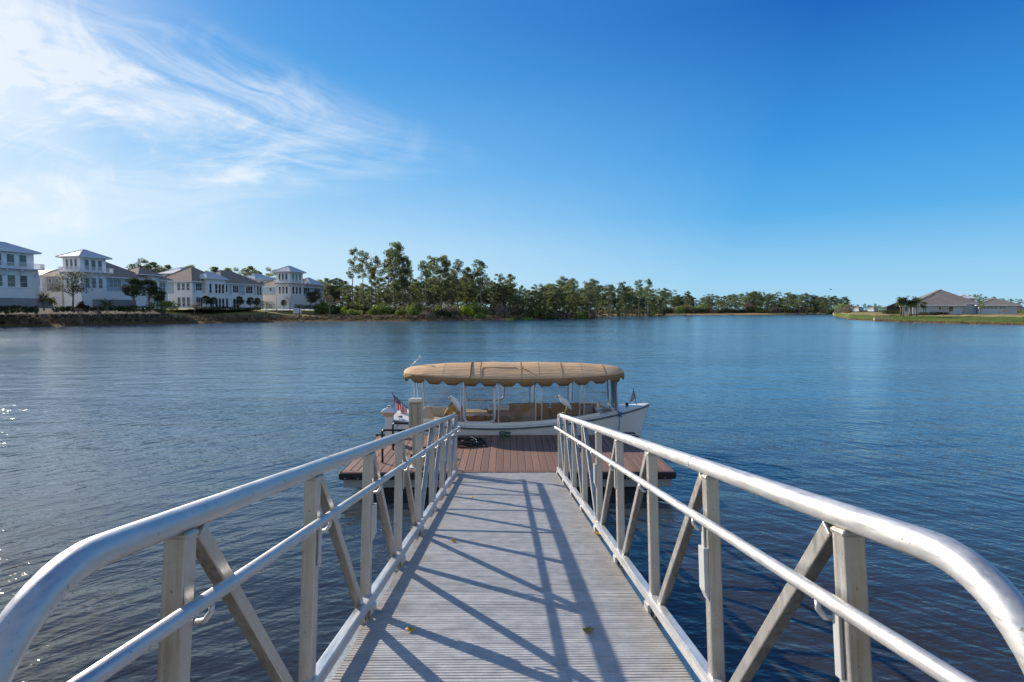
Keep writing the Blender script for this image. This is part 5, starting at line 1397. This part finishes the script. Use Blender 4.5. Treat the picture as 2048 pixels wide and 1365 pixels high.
# ------------------------------------------------------------------ trees and shrubs
L_PINE = leafmat("pine_needles", (0.19, 0.225, 0.10), 0.35, trans=.5, var=0.45)
L_OAK = leafmat("dark_leaves", (0.085, 0.105, 0.045), 0.25, var=0.4)
L_SHRUB = leafmat("shrub_leaves", (0.20, 0.26, 0.065), 0.35, trans=.45, var=0.45)
L_BRIGHT = leafmat("bright_leaves", (0.38, 0.46, 0.04), 0.2, var=0.35)
L_YEL = leafmat("yellow_leaves", (0.45, 0.40, 0.02), 0.1, var=0.25)
L_BROWN = leafmat("brown_twigs", (0.26, 0.21, 0.16), 0.25, var=0.4)
L_RED = leafmat("dark_red_leaves", (0.07, 0.025, 0.022), 0.15, var=0.35)
L_CLUMP = leafmat("dry_grass_clump", (0.27, 0.205, 0.125), 0.4, trans=.2, var=0.5)
L_PALM = leafmat("palm_fronds", (0.12, 0.145, 0.045), 0.2, var=0.4)
L_GOLD = leafmat("golden_fronds", (0.26, 0.22, 0.05), 0.2, var=0.4)
L_BARK = mat("pine_bark", (0.20, 0.16, 0.125), 0.95, 0, 0.3, 2, stretch=(1, 1, .3), objvar=.25)
L_TAUPEW = mat("grey_twig", (0.20, 0.16, 0.125), 0.95, 0, 0.25, 2, objvar=.25)
L_PALMT = mat("palm_trunk", (0.26, 0.22, 0.17), 0.95, 0, 0.25, 3, stretch=(1, 1, 5), objvar=.15)
def leaves(rng, blobs, size, m, name, parent=None, aspect=1.0):
    """blobs: (centre, rx, rz, count) -> many small leaf faces filling the clumps"""
    V = []
    for c, rx_, rz_, n in blobs:
        u = rng.normal(size=(n, 3)); u /= np.linalg.norm(u, axis=1)[:, None]
        r = rng.uniform(0.25, 1.0, size=(n, 1)) ** 0.5
        p = u * r * np.array([rx_, rx_, rz_]) + np.array(c)
        a = rng.normal(size=(n, 3)); a /= np.linalg.norm(a, axis=1)[:, None]
        b = np.cross(a, rng.normal(size=(n, 3))); b /= np.linalg.norm(b, axis=1)[:, None]
        s = size * rng.uniform(.6, 1.25, size=(n, 1))
        q = np.stack([p - a * s * aspect, p + b * s * .5 / aspect, p + a * s * aspect, p - b * s * .5 / aspect], axis=1)
        V.append(q)
    V = np.concatenate(V).reshape(-1, 3); n = len(V) // 4
    me = bpy.data.meshes.new(name)
    me.vertices.add(len(V)); me.vertices.foreach_set('co', V.astype(np.float32).ravel())
    me.loops.add(n * 4); me.loops.foreach_set('vertex_index', np.arange(n * 4, dtype=np.int32))
    me.polygons.add(n); me.polygons.foreach_set('loop_start', np.arange(0, n * 4, 4, dtype=np.int32)); me.polygons.foreach_set('loop_total', np.full(n, 4, dtype=np.int32))
    me.materials.append(m); me.update(); me.validate()
    o = bpy.data.objects.new(name, me); COL.objects.link(o)
    if parent: o.parent = parent
    return o
PROTO_AT = Vector((0, 0, 0))
def make_pine(seed, h, crown0, spread, dens, lean=0.0, nb=26, name='pine_tree'):
    rr = random.Random(seed); rng = np.random.default_rng(seed)
    t = thing(name, 'pine tree', 'tree')
    N = 9; tr = []
    ph = rr.uniform(0, 6)
    for k in range(N):
        a = k / (N - 1); tr.append(Vector((lean * h * a + .02 * h * math.sin(a * 4 + ph) * a, .015 * h * math.sin(a * 3 + ph * 2), h * .97 * a)))
    def at(a):
        i = min(int(a * (N - 1)), N - 2); return tr[i].lerp(tr[i + 1], a * (N - 1) - i)
    r0 = h * .0095 + .05
    mb = MB(); mb.tube(tr, [r0 * (1 - .8 * k / (N - 1)) for k in range(N)], 7)
    blobs = []
    for i in range(nb):
        a = crown0 + (1 - crown0) * (i + rr.random()) / nb
        rel = (a - crown0) / (1 - crown0)
        ln = spread * h * (.35 + .65 * math.sin(math.pi * min(.98, .28 + .62 * rel))) * rr.uniform(.45, 1.1)
        an = rr.uniform(0, 6.283); base = at(a)
        tip = base + Vector((math.cos(an) * ln, math.sin(an) * ln, ln * rr.uniform(.05, .55)))
        mid = base.lerp(tip, .5) + Vector((0, 0, -.06 * ln))
        mb.tube([base, mid, tip], [r0 * .30 * (1.1 - rel * .6), r0 * .2, r0 * .08], 4, False)
        cr_ = h * rr.uniform(.034, .062)
        blobs.append((tuple(tip), cr_ * 1.15, cr_ * .8, int(90 * dens)))
        if rr.random() < .75:
            tip2 = mid.lerp(tip, rr.uniform(.2, .7)) + Vector((rr.uniform(-1, 1), rr.uniform(-1, 1), rr.uniform(.2, .9))) * h * .03
            blobs.append((tuple(tip2), cr_ * .9, cr_ * .65, int(60 * dens)))
    blobs.append((tuple(tr[-1]), h * .04, h * .032, int(50 * dens)))
    # a few dead snags below the crown
    for i in range(5):
        a = crown0 * rr.uniform(.45, 1); an = rr.uniform(0, 6.28); b = at(a); ln = h * rr.uniform(.015, .05)
        mb.tube([b, b + Vector((math.cos(an) * ln, math.sin(an) * ln, ln * rr.uniform(-.3, .4)))], [r0 * .18, r0 * .06], 4, False)
    mb.build('trunk', L_BARK, t)
    leaves(rng, blobs, h * .0085 + .06, L_PINE, 'crown', t, 1.15)
    t['h'] = h
    return t
def make_round(seed, h, w, m, mt, name, nb=22, dens=60, trunk=.35, size=.22, flat=1.0):
    rr = random.Random(seed); rng = np.random.default_rng(seed + 100)
    t = thing(name, 'tree', 'tree'); mb = MB()
    mb.tube([(0, 0, -.3), (.02 * h, 0, h * trunk), (.0, .02 * h, h * .7)], [h * .022 + .03, h * .018 + .02, .02], 7)
    blobs = []
    for i in range(nb):
        an = rr.uniform(0, 6.28); el = rr.uniform(-.7, 1.3); r_ = rr.uniform(.35, .8)
        c = Vector((math.cos(an) * math.cos(el) * w * .5 * r_, math.sin(an) * math.cos(el) * w * .5 * r_, h * (trunk + (1 - trunk) * .5) + math.sin(el) * h * (1 - trunk) * .42 * flat))
        b0 = Vector((0, .01 * h, h * rr.uniform(trunk * .8, .6)))
        mb.tube([b0, b0.lerp(c, .5) + Vector((0, 0, .03 * h)), c], [h * .011, h * .007, h * .003], 4, False)
        blobs.append((tuple(c), w * rr.uniform(.13, .22), h * rr.uniform(.07, .12), dens))
    mb.build('trunk', mt, t); leaves(rng, blobs, size, m, 'crown', t)
    return t
def make_bare(seed, h, w, name, leafm=None, nleaf=0, lv=4):
    rr = random.Random(seed); t = thing(name, 'bare tree', 'tree'); mb = MB(); tips = []
    def grow(p, d, ln, r, k):
        q = p + d * ln; mb.tube([p, p.lerp(q, .5) + Vector((rr.uniform(-1, 1), rr.uniform(-1, 1), 0)) * ln * .06, q], [r, r * .85, r * .65], 5 if k > 2 else 3, False)
        tips.append(q)
        if k == 0: return
        for _ in range(rr.choice((2, 3, 3)) if k > 1 else 3):
            nd = (d + Vector((rr.uniform(-1, 1), rr.uniform(-1, 1), rr.uniform(-.35, .6))) * (.55 + .5 * w / h)).normalized()
            grow(q, nd, ln * rr.uniform(.6, .85), r * .6, k - 1)
    grow(Vector((0, 0, -.2)), Vector((0, 0, 1)), h * .30, h * .018 + .025, lv)
    mb.build('trunk', L_TAUPEW, t)
    if leafm: leaves(np.random.default_rng(seed), [(tuple(q), .4, .3, nleaf) for q in tips[4:]], .16, leafm, 'crown', t)
    return t
def make_shrub(seed, w, h, m, name, nb=12, dens=60, size=.2):
    rr = random.Random(seed); rng = np.random.default_rng(seed + 300); blobs = []
    for i in range(nb):
        an = rr.uniform(0, 6.28); r_ = rr.uniform(0, .42) * w
        hh = h * rr.uniform(.35, .9) * (1 - .5 * (r_ / (w * .5)) ** 2)
        blobs.append(((math.cos(an) * r_, math.sin(an) * r_, hh * .55), w * rr.uniform(.12, .2), hh * .5, dens))
    o = leaves(rng, blobs, size, m, name); return o
def frond(mb, base, an, ln, rise, droop, nleaf=14, lw=.05, ll=.45):
    pts = []
    for k in range(8):
        a = k / 7; pts.append(Vector((math.cos(an) * ln * a * (1 - .15 * a), math.sin(an) * ln * a * (1 - .15 * a), rise * ln * a - droop * ln * a * a)) + base)
    mb.tube(pts, [.03, .026, .022, .02, .016, .012, .009, .006], 4, False)
    side = Vector((-math.sin(an), math.cos(an), 0))
    for k in range(nleaf):
        a = .22 + .78 * k / (nleaf - 1); i = min(int(a * 7), 6); p = pts[i].lerp(pts[i + 1], a * 7 - i); fw = (pts[i + 1] - pts[i]).normalized()
        L2 = ll * (1.05 - .6 * a)
        for sd in (-1, 1):
            q = p + (side * sd * .85 + fw * .5).normalized() * L2 + Vector((0, 0, -.25 * L2)); mb.add([p - fw * lw, p + fw * lw, q], [(0, 1, 2)])
def make_palm(seed, h, name, m=None, fan=False, nf=26, fl=1.5, tr=.17):
    rr = random.Random(seed); t = thing(name, 'palm', 'palm tree'); mb = MB()
    mb.tube([(0, 0, -.3), (.02 * h, 0, h * .4), (.03 * h, .02 * h, h * .8), (.03 * h, .02 * h, h)], [tr * 1.25, tr, tr, tr * 1.25], 9); mb.build('trunk', L_PALMT, t)
    mb = MB(); top = Vector((.03 * h, .02 * h, h))
    for k in range(nf):
        an = k * 2.399 + rr.uniform(-.2, .2); u = k / nf
        frond(mb, top, an, fl * rr.uniform(.85, 1.1), 1.0 - 1.5 * u, .35 + .3 * u, 12, .05 if not fan else .07, .42 if not fan else .62)
    mb.build('crown', m or L_PALM, t); return t
def place(proto, p, sc, label, rz=0.0, group=None, used=set()):
    if proto.name not in used:
        used.add(proto.name); proto.location = p; proto.scale = sc if hasattr(sc, '__len__') else (sc,) * 3; proto.rotation_euler = (0, 0, rz); proto['label'] = label
        if group: proto['group'] = group
        return proto
    return dup(proto, p, rz, label, sc, group)

pines = [make_pine(11, 24, .50, .13, 1.0, .01, 26), make_pine(12, 22, .42, .15, 1.0, -.02, 30), make_pine(13, 23, .58, .12, .9, .03, 20), make_pine(14, 20, .36, .17, 1.05, 0, 32), make_pine(15, 25, .34, .155, 1.1, 0, 44), make_pine(16, 18, .30, .20, 1.05, .01, 34)]
pines += [make_pine(18, 12, .10, .20, 1.3, 0, 34), make_pine(19, 10, .06, .24, 1.4, .02, 34)]
PH = [24, 22, 23, 20, 25, 18, 12, 10]
thin = make_pine(17, 24, .52, .085, .8, .05, 14)
rr = random.Random(77)
def tree_to(proto, h0, px, top, Y, label, group=None, rz=None, wide=1.0):
    p = gpt(px, Y); ht = at_y(px, top, Y).z - p.z; s = ht / h0
    return place(proto, (p.x, p.y, p.z - .2), (s * wide, s * wide, s), label, rr.uniform(0, 6.28) if rz is None else rz, group)
G1 = 'tall pines standing above the wood'
tall = [(704, 493, 214, 'thin', .62, 'thin sparse pine leaning right, leftmost of the tall pines'), (728, 503, 222, 2, .8, 'slender tall pine second from the left of the tall group'),
        (742, 524, 214, 2, .75, 'small-crowned pine between the slender pines at the left of the wood'), (752, 512, 230, 0, .8, 'slim pine with ragged crown just left of the tallest pine'),
        (789, 486, 218, 4, 1.0, 'tallest pine of all with a broad heavy crown above the wood'), (779, 497, 226, 0, .9, 'tall pine pressed against the left side of the tallest pine'),
        (805, 514, 214, 1, .9, 'pine with tufted side branches just right of the tallest pine'), (817, 516, 224, 2, .9, 'leaning pine with open crown to the right of the tallest pine'),
        (852, 522, 220, 0, 1.0, 'round-topped pine standing alone mid-left of the wood'), (868, 514, 228, 4, .85, 'pine with layered crown left of the twin pines'),
        (882, 512, 222, 1, 1.0, 'broad pine highest of the middle group'), (896, 518, 232, 0, 1.0, 'pine on the right shoulder of the middle group'),
        (915, 520, 226, 2, .9, 'pine with a small detached top tuft right of the middle group'), (934, 535, 230, 3, 1.0, 'bushy pine filling the gap before the flat-topped pine'),
        (963, 521, 222, 1, 1.1, 'flat-topped spreading pine on the right of the middle group'), (949, 540, 236, 5, 1.0, 'low pine leaning on the flat-topped pine'),
        (999, 549, 236, 5, 1.0, 'rounded pine with full crown where the wood steps down'), (1021, 548, 240, 3, 1.0, 'rounded pine last of the step down, dark crown'),
        (1046, 571, 246, 3, .95, 'thin-crowned low pine in the dip of the wood'), (1128, 554, 262, 1, 1.2, 'tallest pine of the right-hand wood near the pier'),
        (1147, 558, 266, 4, 1.0, 'pine next right of the tall pine above the pier'), (1190, 559, 276, 1, 1.2, 'spreading pine above the beach right of the pier'),
        (1222, 571, 290, 0, .9, 'small pine alone in a gap of the right-hand wood'), (1243, 565, 292, 4, .8, 'narrow pine left of the twin slender pines'),
        (1277, 560, 296, 2, 1.0, 'left one of the twin slender pines'), (1296, 558, 300, 0, .85, 'right one of the twin slender pines'),
        (1332, 577, 420, 1, 1.2, 'pine breaking the skyline at the start of the far wood'), (1376, 583, 430, 1, 1.1, 'low pine on the skyline of the far wood past the gap')]
for px, top, Y, k, wd, lab in tall:
    if k == 'thin': tree_to(thin, 24, px, top, Y, lab, G1, 0.3, .9)
    else: tree_to(pines[k], PH[k], px, top, Y, lab, G1, None, wd)
ENV_X = [640, 680, 700, 760, 850, 950, 1050, 1080, 1130, 1190, 1240, 1300, 1350, 1400, 1450, 1500, 1600, 1650, 1690, 1706]
ENV_Y = [562, 560, 572, 560, 556, 552, 574, 566, 562, 566, 572, 576, 583, 592, 588, 584, 588, 590, 593, 600]
LABW = 'pine of average height in the wood, its crown merging with its neighbours'
for i in range(190):
    px = 640 + (1706 - 640) * ((i + rr.random()) / 190)
    if px < 1186: Y = rr.uniform(225, 300)
    else: Y = (295 if px < 1330 else 440) + rr.uniform(20, 110) + (px - 1186) * .02
    if px < 690: Y = rr.uniform(240, 320)
    top = float(np.interp(px, ENV_X, ENV_Y)) + rr.choice((0, 2, 4, 8, 12, 18, 24)) * (1 if px < 1330 else .55) + rr.uniform(-2, 2)
    k = rr.choice((0, 1, 3, 3, 4, 5, 5)); far = px > 1330
    tree_to(pines[k], PH[k], px, top, Y, LABW, 'pines making up the wood', None, (1.35 if k != 5 else 1.1) * (1.25 if far else 1.05))
for i in range(72):
    px = 642 + (1700 - 642) * ((i + rr.random()) / 72)
    Y = rr.uniform(222, 250) if px < 1186 else (300 if px < 1330 else 440) + rr.uniform(15, 60) + (px - 1186) * .02
    top = float(np.interp(px, ENV_X, ENV_Y)); top = 630 - (630 - top) * rr.uniform(.42, .72)
    k = rr.choice((6, 7)); tree_to(pines[k], PH[k], px, top, Y, 'young low-branched pine filling the wood below the tall crowns', 'young pines filling the wood', None, 1.2)
# pines behind the houses on the left
LABH = 'pine crown rising behind the roofs of the lake houses'
for px, top in ((286, 521), (305, 525), (321, 533), (343, 531), (377, 531), (425, 534), (452, 536), (488, 538), (505, 533), (519, 541), (552, 538), (580, 556), (650, 556), (665, 558), (682, 557)):
    k = rr.choice((1, 3, 5, 5)); tree_to(pines[k], PH[k], px, top, rr.uniform(250, 300) if px < 600 else 245, LABH, 'pines behind the lake houses', None, 1.25)
# trees behind the bungalow and at the far end of the lake
for px, top in ((1940, 590), (1953, 589), (1968, 594), (1985, 594), (2003, 597), (2020, 598), (2038, 598), (1985, 597), (2060, 597)):
    tree_to(pines[5], 18, px, top, rr.uniform(290, 340), 'pine top showing over the roof of the bungalow', 'pines behind the bungalow', None, 1.3)
for i in range(16):
    px = 1703 + i * 4.2; tree_to(pines[rr.choice((1, 3, 5))], 20, px, 611 + rr.uniform(-2, 4), rr.uniform(640, 760), 'tiny pine on the far horizon past the point', 'far pines past the point', None, 1.4)

# the depth of the wood behind its front trees
rng = np.random.default_rng(91); bl = []
for i in range(420):
    px = rng.uniform(640, 1704); Y = rng.uniform(285, 320) if px < 1186 else (370 if px < 1330 else 520) + rng.uniform(0, 30) + (px - 1186) * .02
    p = gpt(px, Y); htop = (at_y(px, float(np.interp(px, ENV_X, ENV_Y)), Y).z - p.z) * rng.uniform(.35, .66)
    bl.append(((p.x, p.y, p.z + htop * .5), htop * .34 + .8, htop * .55, 60))
o = leaves(rng, bl, .42, L_PINE, 'inner_wood'); o['kind'] = 'stuff'
# undergrowth of the wood
sh = [make_shrub(1, 5, 3, L_SHRUB, 'shrub', 16, 90, .20), make_shrub(2, 4, 2.4, L_OAK, 'shrub', 14, 90, .18), make_shrub(3, 6, 3.2, L_BROWN, 'shrub', 16, 70, .20), make_shrub(4, 4.5, 3, L_BRIGHT, 'shrub', 14, 90, .2)]
labs = ['mid green shrub in the undergrowth along the wood edge', 'dark evergreen shrub in the undergrowth along the wood edge', 'bare brownish shrub in the undergrowth along the wood edge', 'bright yellow-green shrub at the wood edge']
used_sh = set()
def shrub(k, px, Y, sx_, sz_, lab, group=None):
    p = gpt(px, Y); o = sh[k]
    if k in used_sh: o = o.copy(); COL.objects.link(o)
    used_sh.add(k)
    o.location = (p.x, p.y, p.z - .15); o.scale = (sx_, sx_, sz_); o.rotation_euler = (0, 0, rr.uniform(0, 6)); tag(o, lab, 'shrub', group); 
    if not group and 'group' in o: del o['group']
    return o
for i in range(120):
    px = 642 + (1700 - 642) * ((i + rr.random()) / 120)
    Y = float(np.interp(px, [640, 900, 1184, 1186, 1330, 1500, 1700], [208, 214, 240, 290, 360, 430, 475])) + rr.uniform(-4, 16)
    k = rr.choice((0, 0, 1, 1, 2, 2)); s = rr.uniform(.9, 1.7) * (1 if px < 1186 else 1.5)
    if px > 1186 and px < 1700: Y = shore_pt(px, 44 + rr.uniform(0, 12)).y
    shrub(k, px, Y, s, s * rr.uniform(.9, 1.5), labs[k], labs[k].split(' in ')[0] + 's of the wood edge')
for k, px, Y, a, b, lab in [(0, 705, 204, 1.7, .9, 'long low green hedge-like shrub right of the fourth house'), (0, 748, 204, 1.0, 1.2, 'upright green shrub below the slender pines'), (0, 806, 203, 1.1, 1.1, 'green shrub below the tallest pine'),
                            (2, 852, 202, 1.0, 1.0, 'grey-brown bare shrub before the dark round bush'), (1, 886, 205, 1.5, 1.6, 'large dark round evergreen bush near the shore'), (3, 932, 212, 1.5, 1.8, 'large bright yellow-green shrub standing out on the shore'),
                            (0, 1028, 208, 1.5, 1.0, 'fresh green low shrub left of the timber pier'), (0, 1052, 208, 1.6, 1.0, 'fresh green spreading shrub nearest the timber pier'), (3, 690, 212, .9, 1.2, 'yellowish bush behind the long low shrub'),
                            (2, 1100, 232, 1.3, 1.6, 'bare olive-brown bush behind the timber pier'), (0, 962, 208, 1.0, .9, 'low green shrub right of the person in white')]:
    shrub(k, px, Y, a, b, lab)

# planting along the left shore
def at_shore(px, Y, py=None):
    p = gpt(px, Y)
    if py is not None: p.z = base_z(px, py, Y)
    return p
oak = make_round(21, 9.0, 9.5, L_OAK, L_BARK, 'oak_tree', 26, 70, .30, .17); place(oak, at_shore(146, 134, 617), (.92, .92, .92), 'bushy half-bare oak in front of the second lake house', .4)
rt = make_round(22, 7.2, 5.4, L_OAK, L_TAUPEW, 'lawn_tree', 24, 120, .28, .20)
place(rt, at_shore(268, 146, 617), (.98, .98, 1.02), 'dense round dark tree, left one of the pair beside the second house', .2); place(rt, at_shore(299, 148, 617), (1.08, 1.08, 1.0), 'dense round dark tree, right one of the pair beside the second house', 2.0)
for px, Y, s, lab in ((324, 168, .72, 'dark tree half hidden behind the pair of round trees'), (540 - 60, 183, .55, 'small clipped dark tree left of the pair before the third house'), (501, 186, .52, 'small clipped round tree, left one before the third house windows'), (514, 187, .50, 'small clipped round tree, right one before the third house windows'), (622, 205, .82, 'dark cone-shaped tree at the right corner of the fourth house'), (632, 214, .9, 'dark tree behind the right corner of the fourth house'), (413, 176, .55, 'dark shrubby tree left under the third house bay'), (427, 178, .5, 'dark shrubby tree right under the third house bay'), (568, 203, .45, 'small tree at the foot of the fourth house tower')):
    p = gpt(px, Y); p.z = base_z(px, 619, Y); place(rt, p, s, lab, rr.uniform(0, 6))
sago = make_palm(31, .8, 'sago_palm', L_OAK, False, 40, 2.1, .3); place(sago, at_shore(214, 138, 618), 1.25, 'dark sago palm in front of the low grey wall', 0)
gp = make_palm(32, 2.2, 'golden_palm', L_GOLD, True, 22, 1.5, .12); place(gp, at_shore(88, 128, 619), 1.1, 'golden-green palm by the corner of the grey garden wall', 0); place(gp, at_shore(105, 130, 619), .9, 'smaller golden palm right of the first golden palm', 2)
redb = make_shrub(41, 2.6, 2.4, L_RED, 'red_bush', 12, 90, .14); redb.location = at_shore(166, 134, 618); tag(redb, 'round dark red bush at the foot of the second house tower', 'shrub')
yb = make_shrub(42, 4.2, 2.2, L_YEL, 'yellow_bush', 12, 120, .18); yb.location = at_shore(335, 160, 614); tag(yb, 'bright yellow bush glowing in the sun before the third house', 'shrub')
hedge_l = ['low dark hedge running below the leftmost grey wall', 'low dark hedge under the oak tree', 'low dark hedge below the low grey wall', 'dark green hedge under the pair of round trees', 'green hedge left of the third house', 'low planting before the third house windows', 'low planting under the clipped trees', 'rounded brown-green hedge left of the fourth house garage', 'low dark planting before the fourth house tower']
for i, (px0, px1, Y, py, hh) in enumerate([(-10, 78, 118, 626, 1.6), (110, 180, 131, 624, 1.4), (182, 262, 138, 622, 1.1), (238, 300, 142, 624, 1.7), (295, 356, 152, 622, 2.6), (392, 470, 176, 621, 1.2), (470, 520, 180, 621, 1.0), (512, 548, 194, 619, 3.2), (590, 640, 206, 619, 1.8)]):
    rng = np.random.default_rng(500 + i); n = max(6, int((px1 - px0) / 5)); A = at_shore(px0, Y, py); B = at_shore(px1, Y + (px1 - px0) * .05, py); bl = []
    for k in range(n):
        p = A.lerp(B, (k + .5) / n) - A; bl.append(((p.x, p.y + rr.uniform(-.4, .4), hh * rr.uniform(.35, .5)), (B - A).length / n * 1.15, hh * rr.uniform(.4, .62), 150))
    o = leaves(rng, bl, .17, L_OAK if i not in (4, 7) else L_SHRUB, 'hedge'); o.location = A; tag(o, hedge_l[i], 'hedge')
bare1 = make_bare(51, 6.0, 6.5, 'bare_tree', L_BROWN, 6, 4); place(bare1, at_shore(389, 163, 633), (1.0, 1.0, .85), 'reddish-brown bare bushy tree at the left end of the third house', 0)
bare2 = make_bare(52, 7.5, 7.5, 'bare_tree', L_BROWN, 8, 4); place(bare2, at_shore(659, 186, 634), 1.0, 'grey-brown twiggy tree between the fourth house and the wood', 0)
bare3 = make_bare(53, 5.5, 3.5, 'bare_tree', None, 0, 4); place(bare3, at_shore(580, 200, 621), 1.15, 'bare leafless tree in front of the fourth house garage', 0)
bare4 = make_bare(54, 3.6, 2.6, 'sapling', L_BROWN, 3, 3); place(bare4, at_shore(163, 126, 645), 1.15, 'thin reddish sapling on the bank below the oak', 0); place(bare4, at_shore(191, 127, 644), .95, 'thin bare sapling on the bank right of the reddish sapling', 2); place(bare4, at_shore(88, 121, 648), .8, 'thin bare sapling on the bank below the golden palm', 4)
# cone-shaped dry grass clumps in rows on the bank
cl = [make_shrub(60 + k, 1.9, 1.35, L_CLUMP, 'grass_clump', 9, 46, .13) for k in range(3)]
n_cl = 0
for row, (d, x0, x1, step) in enumerate(((5.0, 20, 1080, 10.5), (8.5, 10, 1085, 10.0), (12.0, 5, 1085, 10.5))):
    px = x0
    while px < x1:
        dd = d + rr.uniform(-.8, .8)
        p = shore_pt(px, dd); o = cl[n_cl % 3]
        if n_cl >= 3: o = o.copy(); COL.objects.link(o)
        s = rr.uniform(.75, 1.25); o.location = (p.x, p.y, p.z - .12); o.scale = (s * 1.05, s * 1.05, s * rr.uniform(.85, 1.25)); o.rotation_euler = (0, 0, rr.uniform(0, 6))
        tag(o, 'dry brown cone-shaped grass clump planted in rows on the left bank', 'grass clump', 'grass clumps on the left bank'); n_cl += 1
        px += step * rr.uniform(.8, 1.2) * (1.0 if px > 400 else 1.25)
# low ground cover, leaf colour darkened to stand for the first houses' shade
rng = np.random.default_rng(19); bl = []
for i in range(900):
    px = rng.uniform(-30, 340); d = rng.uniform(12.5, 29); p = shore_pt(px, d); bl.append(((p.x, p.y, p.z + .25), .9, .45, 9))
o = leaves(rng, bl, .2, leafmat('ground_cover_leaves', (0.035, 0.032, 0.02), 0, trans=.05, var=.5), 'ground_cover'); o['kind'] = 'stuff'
# reeds and sedge at the waterline
rng = np.random.default_rng(9); bl = []
for i in range(900):
    px = rng.uniform(-20, 1180); d = rng.uniform(-.3, 2.6); p = shore_pt(px, d); bl.append(((p.x, p.y, p.z + .22), .7, .30, 7))
for i in range(700):
    px = rng.uniform(1190, 1662); d = rng.uniform(1, 34); p = shore_pt(px, d); bl.append(((p.x, p.y, p.z + .3), 1.6, .55, 7))
for i in range(420):
    px = rng.uniform(1668, 2090); d = rng.uniform(-.3, 3.2); p = shore_pt(px, d); bl.append(((p.x, p.y, p.z + .1), .8, .22, 7))
L_SEDGE = leafmat("dry_sedge", (0.24, 0.155, 0.075), 0, var=0.45, trans=.2)
o = leaves(rng, bl, .16, L_SEDGE, 'sedge', None, 1.6); o['kind'] = 'stuff'
# palms and young trees on the right lawn
pl = make_palm(71, 4.6, 'sabal_palm', L_PALM, True, 44, 1.75, .20)
for px, top, by, lab in ((1801.5, 600, 631, 'stout sabal palm, leftmost of five on the right lawn'), (1806, 597, 631.3, 'tallest sabal palm of the left pair'), (1819, 604, 631.3, 'sabal palm, left one of the middle pair'), (1823, 603, 631.3, 'sabal palm, right one of the middle pair'), (1833, 598, 631.3, 'sabal palm standing alone nearest the grey-blue house wall')):
    Y = 181; p = at_y(px, by, Y); s = (at_y(px, top, Y).z - p.z) / 5.0; place(pl, (p.x, p.y, p.z), (1, 1, s), lab, rr.uniform(0, 6), 'sabal palms on the right lawn')
yt = make_round(81, 4.4, 2.2, L_SHRUB, L_TAUPEW, 'young_tree', 14, 26, .42, .13); yt2 = make_bare(82, 3.8, 1.8, 'young_bare_tree', L_BROWN, 3, 3)
for pr, px, top, by, lab in ((yt, 1846, 604, 631.5, 'young leafy tree left of the bungalow window, in front of the wall'), (yt, 1850, 606, 631.5, 'young leafy tree close right of the first young tree'), (yt2, 1887, 606, 632.4, 'thin young tree between the two bungalow windows'), (yt, 1960, 604, 633.2, 'young tree with greenest crown left of the garage doors'), (yt2, 2011, 612, 634, 'thin bare young tree before the garage doors'), (yt2, 2034, 608, 633, 'thin bare young tree at the right end of the lawn')):
    Y = 178; p = at_y(px, by, Y); s = (at_y(px, top, Y).z - p.z) / 4.3; place(pr, (p.x, p.y, p.z), s, lab, rr.uniform(0, 6))
for i, (px0, px1, Y, py, hh, lab) in enumerate([(1764, 1800, 192, 628, 1.5, 'clipped dark hedge along the pool cage'), (1838, 1925, 194.5, 629, .8, 'low dark hedge along the bungalow wall'), (1927, 1955, 197, 629, .8, 'low hedge between the bungalow and its garage'), (2024, 2060, 196, 629, 2.0, 'tall mixed shrubs at the right edge beside the garage'), (1757, 1770, 200, 626, 2.6, 'rounded bright green shrub left of the pool cage')]):
    rng = np.random.default_rng(600 + i); A = at_y(px0, py, Y); B = at_y(px1, py, Y); n = max(5, int((px1 - px0) / 4)); bl = []
    for k in range(n):
        p = A.lerp(B, (k + .5) / n) - A; bl.append(((p.x, p.y, hh * .42), (B - A).length / n * .8, hh * rr.uniform(.45, .6), 90))
    o = leaves(rng, bl, .15, L_OAK if i < 3 else L_SHRUB, 'hedge'); o.location = A; tag(o, lab, 'hedge')
